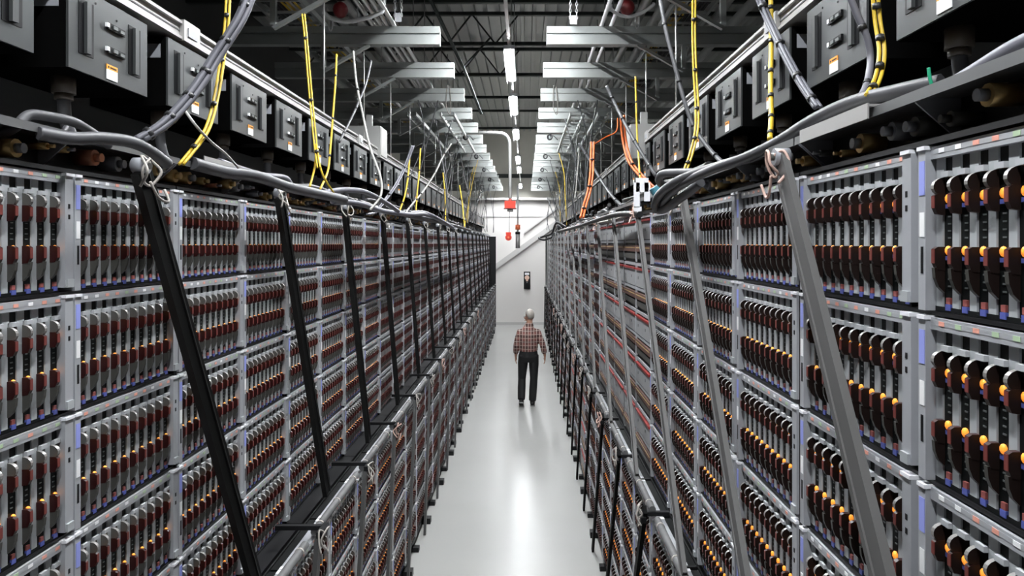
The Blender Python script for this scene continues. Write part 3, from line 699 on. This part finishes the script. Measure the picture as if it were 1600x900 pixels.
hang('dark cable crossing behind the orange bundle', [(905, 225, 8.2), (918, 245, 8.0), (935, 275, 7.6), (955, 305, 7.0), (972, 322, 6.6)], 0.016, 'cable_grey', 3)
hang('thin pale wire left of the orange bundle', [(905, 225, 8.6), (903, 260, 8.5), (900, 295, 8.4), (898, 310, 8.3)], 0.007, 'cable_white')
hang('thin dark wire before the end wall on the right', [(855, 308, 17), (862, 328, 16.8), (870, 347, 16.6), (879, 358, 16.4)], 0.012, 'cable_grey')
hang('short green wire standing on the right trough', [(1451, 106, 1.6), (1453, 122, 1.6), (1457, 137, 1.6)], 0.004, 'cable_green')
hang('teal tape wound round the thick right cable', [(1026, 290, 4.1), (1032, 300, 4.1), (1037, 308, 4.1)], 0.05, 'cable_teal')
# many small cords behind, irregular drops from the channels
rnd = random.Random(11)
for k, y in enumerate(CYS[3:15]):
    for side in ('left', 'right'):
        X = (-1.2 if side == 'left' else 0.78)+rnd.uniform(-.15, .15); mm = rnd.choice(['cable_black', 'cable_grey', 'cable_yellow', 'cable_black', 'cable_grey'])
        mb = MB(); s_ = -1 if side == 'left' else 1; dx = rnd.uniform(-.1, .25)*s_
        mb.tube([(X-s_*0.1, y-0.03, CHZ-0.08), (X, y-0.10, 4.4), (X+dx*.5, y-0.2, 3.9), (X+dx, y-0.35, 3.35)], 0.007, mm, 6)
        mb.tube([(X+s_*0.15, y-0.05, CHZ-0.08), (X+s_*.05, y-0.2, 4.3), (X+dx, y-0.5, 3.7), (X+dx*.3, y-0.55, 3.33)], 0.008, rnd.choice(['cable_black', 'cable_grey']), 6)
        tag(mb.build('drop_cable'), 'drop cable pair from the %s channel on the %s side' % (nth(k+3), side), 'cable', 'drop cables over the %s rack' % side)
# ceiling loops holding cable at the channel ends (black coiled hooks)
for k, y in enumerate(CYS[5:15:2]):
    for side in ('left', 'right'):
        X = -0.98 if side == 'left' else 0.40; c_ = Vector((X, y-0.03, CHZ-0.16)); mb = MB()
        mb.tube([c_+Vector((math.cos(a)*0.033, 0.01*math.sin(2*a), math.sin(a)*0.04)) for a in [i*PI/4 for i in range(8)]], 0.016, 'cable_black', 6, closed=True, sub=3)
        mb.tube([c_, c_+Vector((0.06, 0, 0.02)), c_+Vector((0.13, -0.02, -0.05))], 0.008, 'cable_black', 6)
        mb.cyl(c_+Vector((0, 0, 0.04)), c_+Vector((0, 0, 0.085)), 0.006, 'conduit', 6)
        tag(mb.build('cable_coil'), 'small black cable coil under a %s channel, %s of its row' % (side, nth(k)), 'cable', 'cable coils under the %s channels' % side)

# thick cables lying on the racks
hang('thick grey cable arching at the left edge of the left rack', [(-20, 218, 1.85), (22, 200, 1.86), (45, 180, 1.9), (80, 183, 1.95), (118, 192, 2.0), (152, 213, 2.1), (170, 228, 2.15)], 0.014, 'cable_grey')
hang('thick pale grey cable lying on the near left trough', [(60, 208, 1.85), (110, 216, 1.92), (160, 216, 2.0), (205, 222, 2.08), (235, 236, 2.16), (262, 256, 2.25)], 0.018, 'cable_grey')
hang('grey cable curling under the left arching cable', [(55, 205, 1.95), (75, 211, 1.97), (95, 209, 1.99), (104, 200, 2.02)], 0.009, 'cable_grey')
hang('thick dark cable on the left trough behind the first brace', [(300, 255, 2.7), (350, 268, 2.9), (400, 275, 3.1), (450, 292, 3.4), (498, 303, 3.7), (538, 312, 4.1)], 0.026, 'cable_grey')
hang('long grey cable bowing over the left troughs', [(500, 303, 4.2), (535, 297, 4.4), (570, 300, 4.7), (600, 315, 5.1), (622, 330, 5.6)], 0.018, 'cable_light')
hang('pale cable lying farther on the left troughs', [(520, 315, 4.4), (560, 318, 4.8), (600, 330, 5.4), (640, 335, 6.2), (668, 336, 7.4), (700, 352, 9.0)], 0.020, 'cable_light')
hang('second pale cable lying on the left troughs', [(640, 333, 6.6), (665, 333, 7.3), (690, 345, 8.3), (708, 356, 9.5)], 0.022, 'cable_light')
hang('black cable lying far on the left troughs', [(600, 325, 5.6), (650, 340, 6.8), (700, 350, 9.3), (735, 360, 13)], 0.022, 'cable_black')
hang('thick grey cable sweeping along the right trough from the edge', [(1640, 45, 1.30), (1580, 75, 1.36), (1520, 112, 1.44), (1480, 135, 1.50), (1440, 148, 1.58)], 0.015, 'cable_light')
hang('long thick cable bowed over the right troughs', [(1470, 128, 1.62), (1400, 143, 1.72), (1330, 160, 1.9), (1270, 188, 2.08), (1215, 222, 2.3), (1165, 246, 2.5), (1120, 262, 2.7), (1080, 280, 2.95), (1050, 300, 3.2), (1034, 322, 3.4)], 0.019, 'cable_grey')
hang('second thick cable looping down at the right clamp', [(1195, 238, 2.45), (1140, 255, 2.65), (1090, 270, 2.9), (1055, 285, 3.1), (1030, 305, 3.3), (1024, 322, 3.4), (1034, 328, 3.4), (1060, 312, 3.2), (1095, 285, 3.0)], 0.021, 'cable_grey')
hang('thick cable hooking up behind the right clamp', [(1100, 270, 3.3), (1060, 270, 3.5), (1035, 272, 3.7), (1030, 283, 3.8), (1040, 292, 3.9)], 0.022, 'cable_grey')
hang('black cable snaking far along the right trough', [(1000, 335, 4.7), (965, 335, 5.6), (930, 345, 6.9), (900, 355, 9.0), (872, 362, 13)], 0.022, 'cable_black')
hang('black cable loop at the far end of the right rack', [(885, 355, 13), (872, 348, 13.2), (867, 352, 13.4), (862, 365, 13.6), (848, 370, 13.8), (842, 372, 13.8), (850, 375, 13.6), (862, 371, 13.4)], 0.02, 'cable_black')
hang('pale cord strung between the right brace heads', [(1050, 325, 4.5), (1015, 330, 4.9), (985, 335, 5.5), (960, 343, 6.2), (935, 348, 7.0)], 0.010, 'cord_white')
for i in range(1, 9):
    for side in ('left', 'right'):
        left = side == 'left'; sg = -1 if left else 1; X = XL if left else XR; y = 2.0+i*1.3; rnd = random.Random(i*2+left); mb = MB()
        for q in range(3):
            o0 = rnd.uniform(0.0, 0.2)*sg
            mb.tube([(X+o0+rnd.uniform(-.03, .03), y+t*0.3, 3.33+q*0.015+rnd.uniform(0, .035)) for t in range(6)], rnd.choice([0.010, 0.016, 0.02]), rnd.choice(['cable_grey', 'cable_black', 'cable_light']), 7, sub=4)
        tag(mb.build('trough_cables'), 'loose cables lying on the %s trough, %s heap from the camera' % (side, nth(i-1)), 'cable', 'loose cables on the %s troughs' % side)

# bare aluminium pieces lying on the troughs
for side, X, ya, yb in (('left', XL, 2.78, 3.14), ('right', XR, 1.62, 2.02)):
    sg = -1 if side == 'left' else 1
    e = empty('metal_bracket', (X, ya, 3.317)); tag(e, 'bare aluminium bracket lying on the near %s trough' % side, 'bracket')
    xs = sorted((sg*-0.045, sg*0.02)); MB().box(xs[0], xs[1], 0, yb-ya, -0.002, 0.004, 'rail_alu').build('plate', e)
    xs = sorted((sg*-0.048, sg*-0.044)); MB().box(xs[0], xs[1], 0, yb-ya, -0.03 if side == 'right' else -0.002, 0.028 if side == 'left' else 0.006, 'rail_alu').build('lip', e)

# white clamp on the right
c_ = P(1002, 300, 4.55); mb = MB()
mb.prism([(0, 0.09), (-0.012, 0.09), (-0.012, 0.0), (0, 0.0)], -0.035, 0.045, 'cap_white')
mb.box(-0.05, -0.012, -0.012, 0, -0.10, 0.06, 'cap_white'); mb.box(0.018, 0.055, -0.012, 0, -0.06, 0.06, 'cap_white'); mb.box(-0.05, 0.0, -0.012, 0, -0.125, -0.095, 'cap_white')
mb.cyl((-0.02, -0.014, 0.03), (-0.02, -0.012, 0.03), 0.009, 'black', 10).cyl((0.035, -0.014, 0.02), (0.035, -0.012, 0.02), 0.006, 'black', 10)
o = mb.build('cable_clamp'); o.location = c_; tag(o, 'white perforated clamp bracket standing on the right rack by the thick cables', 'clamp')

# ------------------------------------------------------------------ hoists, hoses and chains near the ceiling
for side, cx, d, flip in (('left', 532, 6.0, 1), ('right', 980, 6.0, -1)):
    c_ = P(cx, 12 if side == 'left' else 8, d); e = empty('hoist', c_); tag(e, 'red and black lifting motor hung above the %s channels' % side, 'hoist')
    MB().ball((0, 0, -0.02), 0.065, 0.06, 0.07, 'dark_red', 14, 8).build('motor', e)
    MB().ball((0, -0.02, 0.10), 0.075, 0.07, 0.05, 'black', 12, 6).build('cap', e)
    MB().tube([(-0.10*flip, 0, -0.10), (-0.10*flip, 0, -0.17), (-0.085*flip, 0, -0.20), (-0.07*flip, 0, -0.17), (-0.07*flip, 0, -0.10)], 0.006, 'pipe_white', 6).build('hook', e)
    MB().cyl((0, 0, 0.1), (0, 0, 1.2), 0.01, 'conduit', 6).build('suspension_rod', e)
hang('white curved hose joining the left hoist to its pipe', [(505, 20, 6.0), (517, 28, 6.0), (540, 34, 6.0), (565, 30, 6.0), (590, 22, 6.0), (598, 15, 6.0), (601, -15, 6.0)], 0.019, 'pipe_white', 0, 1, 'hose', 'hose')
hang('white curved hose bowed under the right hoist', [(953, -15, 6.0), (953, 10, 6.0), (965, 22, 6.0), (982, 26, 6.0), (1000, 21, 6.0), (1018, 10, 6.0), (1022, 5, 6.0)], 0.016, 'pipe_white', 0, 1, 'hose', 'hose')
for side, x, y, d in (('left', 622, 20, 6.3), ('right', 896, 24, 6.35)):
    c_ = P(x, y, d); e = empty('chain_with_tag', c_); tag(e, 'double white chain with a pale tag above the %s channel end' % side, 'chain')
    for q in (-0.028, 0.03):
        mb = MB()
        for k in range(9):
            z = -0.02+k*0.03; a = (k % 2)*PI/2
            mb.tube([(q+math.cos(a)*0.009*math.cos(t), math.sin(a)*0.009*math.cos(t), z+0.019*math.sin(t)) for t in [i*PI/3 for i in range(6)]], 0.0035, 'pipe_white', 5, closed=True, sub=2)
        mb.build('chain', e)
    mb = MB(); mb.prism([(0, 0), (0.006, 0), (0.006, -0.08), (0, -0.08)], -0.03, 0.03, 'cap_white'); mb.build('tag', e)
for side, x, y, d in (('left', 700, 150, 9.0), ('right', 866, 150, 8.95)):
    mb = MB(); mb.tube([P(x, 136, d)+Vector((0, .06, 0)), P(x-1, 135, d)+Vector((0, -.015, 0)), P(x-2, 160, d)+Vector((0, -.05, 0)), P(x-1, 172, d)+Vector((0, -.05, 0)), P(x+4, 180, d)+Vector((0, -.05, 0)), P(x+5, 165, d)+Vector((0, -.05, 0)), P(x+3, 137, d)+Vector((0, -.015, 0)), P(x+3, 136, d)+Vector((0, .06, 0))], 0.006, 'cord_white', 6)
    tag(mb.build('cord_loop'), 'thin white cord looped round the third visible %s channel' % side, 'cord')
# perforated diagonal strut near the middle of the ceiling
mb = MB(); a = Vector(P(668, -10, 8.2)); b_ = Vector(P(724, 105, 9.0)); mb.obox(a, b_, 0.04, 0.02, 'steel_dark')
for t in range(18):
    p_ = a.lerp(b_, (t+.5)/18); mb.cyl(p_+Vector((0, -0.013, 0)), p_+Vector((0, -0.0105, 0)), 0.006, 'conduit', 6)
tag(mb.build('perforated_strut'), 'perforated dark strut slanting down to the left channel ends', 'strut')
mb = MB(); mb.obox(P(724, 105, 9.0), P(752, 178, 10.2), 0.035, 0.02, 'steel_dark'); tag(mb.build('diagonal_rod'), 'dark rod slanting on below the perforated strut', 'rod')
mb = MB(); mb.obox(P(724, 105, 9.0), P(765, 60, 10.5), 0.02, 0.02, 'steel_dark'); tag(mb.build('diagonal_rod'), 'dark thin rod rising from the foot of the perforated strut', 'rod')

# ------------------------------------------------------------------ conduits with fire devices
e = empty('alarm_conduit', P(797, 312, 13.6)); tag(e, 'bent grey conduit dropping to a red box over the aisle', 'conduit')
L0 = e.location
def loc_build(mb, n_):
    o = mb.build(n_, e); o.location = -L0; return o
dd = 13.6
loc_build(MB().tube([P(690, 207, dd), P(740, 207, dd), P(776, 207.5, dd), P(788, 210, dd), P(795, 218, dd), P(796.5, 230, dd), P(797, 260, dd), P(797, 314, dd)], 0.033, 'conduit', 12), 'pipe')
bx0 = P(797, 321, dd); loc_build(MB().box(bx0.x-0.105, bx0.x+0.105, dd-0.08, dd+0.08, bx0.z-0.055, bx0.z+0.085, 'fire_red').box(bx0.x-0.12, bx0.x+0.12, dd-0.095, dd+0.095, bx0.z-0.07, bx0.z-0.055, 'dark_red'), 'junction_box')
loc_build(MB().cyl(bx0+Vector((0, 0, -0.07)), bx0+Vector((0, 0, -0.12)), 0.06, 'rail_alu', 12), 'socket')
loc_build(MB().cyl(bx0+Vector((-0.01, 0, -0.11)), bx0+Vector((-0.02, 0, -0.55)), 0.006, 'cable_grey', 6), 'cord')
bl = P(794.5, 371, dd); loc_build(MB().cyl(bl+Vector((0, -0.05, 0)), bl+Vector((0, 0.04, 0)), 0.062, 'fire_red', 18).cyl(bl+Vector((0, -0.06, 0)), bl+Vector((0, -0.05, 0)), 0.02, 'signal_orange', 12).box(bl.x-0.05, bl.x+0.05, bl.y-0.03, bl.y+0.03, bl.z+0.05, bl.z+0.10, 'fire_red'), 'alarm_bell')
e = empty('sensor_conduit', P(809, 300, 20)); tag(e, 'thin pale conduit with an orange collar before the end wall', 'conduit'); L0 = e.location
loc_build(MB().cyl(P(809, 290, 20), P(809, 362, 20), 0.028, 'pipe_white', 10), 'pipe')
q = P(809, 355, 20); loc_build(MB().cyl(q+Vector((0, 0, 0.07)), q-Vector((0, 0, 0.07)), 0.072, 'signal_orange', 14), 'collar')
loc_build(MB().cyl(P(809, 362, 20), P(809, 366, 20), 0.07, 'rack_black', 14), 'collar_ring')
loc_build(MB().cyl(P(809, 366, 20), P(809, 388, 20), 0.062, 'rail_alu', 14), 'sensor_body')
# wall phone / clock panel on the end wall
c_ = P(823.5, 438, WALLD-0.03); e = empty('wall_station', c_); tag(e, 'tall black wall station with a pale round dial on the end wall', 'wall panel')
MB().box(-0.12, 0.12, -0.03, 0.03, -0.32, 0.32, 'black').build('housing', e)
MB().box(-0.08, 0.08, -0.035, -0.03, 0.20, 0.28, 'cap_white').build('nameplate', e)
mb = MB(); mb.tube([(-0.02, -0.033, 0.10), (0.0, -0.033, 0.10)], 0.001, 'black', 4, curve=False); mb = MB(); mb.cyl((0, -0.04, 0.10), (0, -0.03, 0.10), 0.085, 'leaf_pink', 20).box(-0.04, 0.04, -0.04, -0.03, -0.03, 0.05, 'leaf_pink'); mb.build('dial', e)
MB().box(-0.03, 0.03, -0.036, -0.03, -0.09, -0.055, 'mark_grey').build('keypad', e)
MB().box(-0.07, 0.07, -0.06, -0.03, -0.26, -0.13, 'slot_black').build('holder', e)

# ------------------------------------------------------------------ the man
def skin(name, verts, edges, radii, mat_, parent, sub=2, root=0):
    me = bpy.data.meshes.new(name); me.from_pydata([tuple(v) for v in verts], edges, []); me.update()
    o = bpy.data.objects.new(name, me); C.objects.link(o); o.parent = parent
    sk = o.modifiers.new('s', 'SKIN')
    if not me.skin_vertices: 
        o.modifiers.remove(sk); me.attributes.new
    lay = me.skin_vertices[0] if me.skin_vertices else None
    if lay:
        for i, r in enumerate(radii):
            lay.data[i].radius = r if isinstance(r, tuple) else (r, r)
            lay.data[i].use_root = (i == root)
    sk.use_smooth_shade = True
    ss = o.modifiers.new('u', 'SUBSURF'); ss.levels = sub; ss.render_levels = sub
    me.materials.append(M[mat_]); return o
# rings lofted into one continuous surface; several limbs welded by voxel remesh
def loft(mb, rings, m_, n=16, cap=True):              # ring = (centre, rx, ry [,axis tilt])
    i0 = len(mb.v); k = mb.mi(m_)
    N = len(rings)
    for idx, (c, rx, ry) in enumerate(rings):
        c = Vector(c); a = Vector(rings[max(idx-1, 0)][0]); b_ = Vector(rings[min(idx+1, N-1)][0]); d = (b_-a).normalized()
        X = Vector((1, 0, 0)); X = (X-d*X.dot(d)); 
        X = X.normalized() if X.length > 0.2 else Vector((0, 1, 0)); Y = d.cross(X).normalized()
        for j in range(n):
            t = 2*PI*j/n; mb.v.append(tuple(c+X*rx*math.cos(t)+Y*ry*math.sin(t)))
    for i in range(N-1):
        for j in range(n):
            j2 = (j+1) % n; mb.f.append((i0+i*n+j, i0+i*n+j2, i0+(i+1)*n+j2, i0+(i+1)*n+j)); mb.m.append(k); mb.sm.append(True)
    if cap:
        for base_, c, rev in ((i0, rings[0][0], True), (i0+(N-1)*n, rings[-1][0], False)):
            ci = len(mb.v); mb.v.append(tuple(c))
            for j in range(n):
                j2 = (j+1) % n; mb.f.append((ci, base_+j2, base_+j) if rev else (ci, base_+j, base_+j2)); mb.m.append(k); mb.sm.append(True)
    return mb
def weld(o, vox, smooth=6):
    r = o.modifiers.new('remesh', 'REMESH'); r.mode = 'VOXEL'; r.voxel_size = vox; r.use_smooth_shade = True
    s_ = o.modifiers.new('smooth', 'SMOOTH'); s_.iterations = smooth; s_.factor = 0.5; return o
man = empty('person', (0.055, 13.0, 0)); tag(man, 'grey-haired person in brown plaid shirt and black trousers walking away down aisle', 'person')
# local axes: x right, y away from the camera, z up
sh = dict(L=(-0.158, 0.01, 1.365), R=(0.168, 0.01, 1.365)); el = dict(L=(-0.222, -0.02, 1.13), R=(0.262, -0.03, 1.13)); wr = dict(L=(-0.235, 0.08, 0.91), R=(0.305, 0.03, 0.92))
hip = dict(L=(-0.095, 0, 0.92), R=(0.10, 0, 0.92)); kn = dict(L=(-0.12, 0.05, 0.49), R=(0.10, 0.02, 0.50)); an = dict(L=(-0.13, -0.10, 0.135), R=(0.075, 0.01, 0.09))
def V(a): return Vector(a)
body = MB()
loft(body, [((0, 0, 0.90), 0.15, 0.11), ((0, 0, 1.0), 0.15, 0.105), ((0, 0, 1.15), 0.15, 0.10), ((0, 0.0, 1.32), 0.155, 0.11), ((0, 0, 1.40), 0.14, 0.09), ((0.01, 0.0, 1.46), 0.08, 0.065), ((0.018, 0.01, 1.52), 0.056, 0.06), ((0.022, 0.015, 1.58), 0.056, 0.062)], 'skin')
hd = V((0.022, 0.03, 1.66)); body.ball(hd, 0.077, 0.098, 0.112, 'skin', 20, 14)
fd = V((-0.88, 0.42, -0.34)).normalized(); sd = V((0.42, 0.88, 0)).normalized()          # the way the face looks
body.ball(hd+fd*0.03+V((0, 0, -0.045)), 0.058, 0.062, 0.062, 'skin', 14, 8)              # jaw
body.ball(hd+fd*0.105+V((0, 0, -0.012)), 0.014, 0.018, 0.022, 'skin', 8, 6)             # nose
for s_ in (-1, 1): body.ball(hd+sd*s_*0.078+V((0, 0, -0.012)), 0.012, 0.018, 0.030, 'skin', 10, 6)   # ears
body.ball(hd+fd*0.098+V((0, 0, -0.058)), 0.02, 0.012, 0.008, 'skin', 8, 6)
for S in 'LR':
    a, e_, w_ = V(sh[S]), V(el[S]), V(wr[S]); loft(body, [(a, .052, .055), (a.lerp(e_, .5), .046, .046), (e_, .038, .040), (e_.lerp(w_, .4), .038, .036), (w_, .025, .030)], 'skin', 12)
    h_, k_, n_ = V(hip[S]), V(kn[S]), V(an[S]); loft(body, [(h_, .085, .09), (h_.lerp(k_, .5), .072, .075), (k_, .055, .058), (k_.lerp(n_, .35), .052, .058), (n_, .034, .038)], 'skin', 12)
    loft(body, [(n_, .034, .038), (n_+V((0, .03, -.04)), .035, .04), (n_+V((0, .12, -.065)), .032, .02)], 'skin', 10)
    # palm, four fingers, thumb
    s_ = -1 if S == 'L' else 1; pd = (V((0.0, 0.025, -0.095))); pe = w_+pd
    loft(body, [(w_, .022, .028), (w_+pd*.35, .018, .036), (w_+pd*.8, .016, .041), (pe, .014, .038)], 'skin', 12)
    for q, ln in enumerate((0.072, 0.080, 0.075, 0.060)):
        b0 = pe+V((0, 0.030-q*0.020, 0.004 if q < 3 else 0.012)); c1 = b0+V((-s_*0.004, 0.004-0.002*q, -ln*.5)); c2 = b0+V((-s_*0.020, 0.002-0.003*q, -ln*.92))
        loft(body, [(b0, .0095, .0095), (c1, .0088, .0088), (c2, .0070, .0070)], 'skin', 8)
    t0 = w_+pd*.25+V((0, .030, 0)); loft(body, [(t0, .012, .013), (t0+V((-s_*.012, .028, -.03)), .0105, .0105), (t0+V((-s_*.020, .036, -.062)), .008, .008)], 'skin', 8)
weld(body.build('body', man), 0.0075, 2)
shirt = MB()
loft(shirt, [((0, 0, 0.99), 0.150, 0.115), ((0, 0, 1.03), 0.172, 0.135), ((0, -0.005, 1.10), 0.178, 0.14), ((0.002, -0.008, 1.22), 0.178, 0.138), ((0.003, -0.008, 1.32), 0.176, 0.135), ((0.004, 0, 1.385), 0.155, 0.118), ((0.003, 0.003, 1.435), 0.115, 0.095), ((0.01, 0.005, 1.475), 0.082, 0.078), ((0.015, 0.005, 1.50), 0.070, 0.068)], 'plaid', 24)
for S in 'LR':
    a, e_, w_ = V(sh[S]), V(el[S]), V(wr[S]); s_ = -1 if S == 'L' else 1
    loft(shirt, [(a+V((-s_*.07, 0, .015)), .05, .06), (a, .062, .072), (a.lerp(e_, .5), .060, .068), (e_, .056, .062), (e_.lerp(w_, .45), .054, .056), (e_.lerp(w_, .70), .050, .052), (e_.lerp(w_, .78), .036, .040)], 'plaid', 16)
shirt.v = shirt.v; so = weld(shirt.build('shirt', man), 0.010, 3)
col = MB(); loft(col, [((0.012, 0.005, 1.475), 0.088, 0.082), ((0.016, 0.008, 1.505), 0.074, 0.074), ((0.018, 0.01, 1.53), 0.069, 0.070)], 'plaid', 18, cap=False); col.build('collar', so)
tr = MB()
loft(tr, [((0, 0, 1.045), 0.160, 0.120), ((0, 0, 0.98), 0.170, 0.130), ((0, -0.005, 0.90), 0.182, 0.140), ((0, 0, 0.82), 0.165, 0.125)], 'trousers', 20)
for S in 'LR':
    h_, k_, n_ = V(hip[S]), V(kn[S]), V(an[S])
    loft(tr, [(h_+V((0, 0, .02)), .090, .115), (h_.lerp(k_, .35), .092, .105), (h_.lerp(k_, .75), .080, .088), (k_, .072, .078), (k_.lerp(n_, .4), .074, .078), (k_.lerp(n_, .85), .070, .080), (k_.lerp(n_, 1.0), .066, .076)], 'trousers', 16)
weld(tr.build('trousers', man), 0.010, 3)
for S in 'LR':
    n_ = V(an[S]); f_ = MB(); toe = V((0, 0.19, -0.055)) if S == 'R' else V((0, 0.185, -0.105))
    hl = V((0, -0.06, -0.045)) if S == 'R' else V((0, -0.055, -0.010))
    fw = (toe-hl).normalized()
    loft(f_, [(n_+hl, .030, .030), (n_+hl+fw*.05, .042, .045), (n_+hl+fw*.13, .047, .040), (n_+hl+fw*.20, .050, .030), (n_+hl+fw*.26, .030, .018)], 'shoe', 14)
    loft(f_, [(n_+V((0, 0, .03)), .045, .05), (n_+hl+fw*.07+V((0, 0, .01)), .045, .05)], 'shoe', 12)
    so_ = f_.build('shoe', man)
    sl = MB(); dn = V((0, fw.z, -fw.y)).normalized() if fw.y > 0 else V((0, 0, -1))
    sl.obox(n_+hl+dn*.034-fw*.02, n_+hl+fw*.25+dn*.030, 0.085, 0.016, 'sole'); sl.build('sole', so_)
hr = MB(); i0 = len(hr.v)
# hair cap: the back and sides of the head down to the nape, bare at the face and thin on top
hc = hd+V((0.004, -0.010, 0.012)); nn, hh = 28, 16; k = hr.mi('hair')
for a in range(hh+1):
    t = PI*a/hh
    for j in range(nn):
        u = 2*PI*j/nn; d = V((math.sin(t)*math.cos(u), math.sin(t)*math.sin(u), math.cos(t))); w_ = 1+0.03*math.sin(7*u+3*t)
        hr.v.append(tuple(hc+V((d.x*0.086*w_, d.y*0.104*w_, d.z*0.112*w_))))
for a in range(hh):
    for j in range(nn):
        j2 = (j+1) % nn; t = PI*(a+.5)/hh; u = 2*PI*(j+.5)/nn; d = V((math.sin(t)*math.cos(u), math.sin(t)*math.sin(u), math.cos(t)))
        if d.dot(fd) > 0.30 + 0.45*d.z or d.z < -0.62: continue
        hr.f.append((i0+a*nn+j, i0+(a+1)*nn+j, i0+(a+1)*nn+j2, i0+a*nn+j2)); hr.m.append(k); hr.sm.append(True)
ho = hr.build('hair', man); so2 = ho.modifiers.new('thick', 'SOLIDIFY'); so2.thickness = 0.008
gl = MB()
for s_ in (-1, 1): gl.tube([hd+fd*0.10+sd*s_*0.032+sd*0.024*math.cos(t)+V((0, 0, .006+.02*math.sin(t))) for t in [i*PI/4 for i in range(8)]], 0.0022, 'black', 5, closed=True, sub=2)
for s_ in (-1, 1): gl.tube([hd+fd*0.10+sd*s_*0.056+V((0, 0, .01)), hd+sd*s_*0.082+V((0, 0, .0))], 0.0022, 'black', 5, curve=False)
gl.build('glasses', man)
for m_ in list(bpy.data.meshes):
    if m_.users == 0: bpy.data.meshes.remove(m_)
print('objects', len(bpy.data.objects))
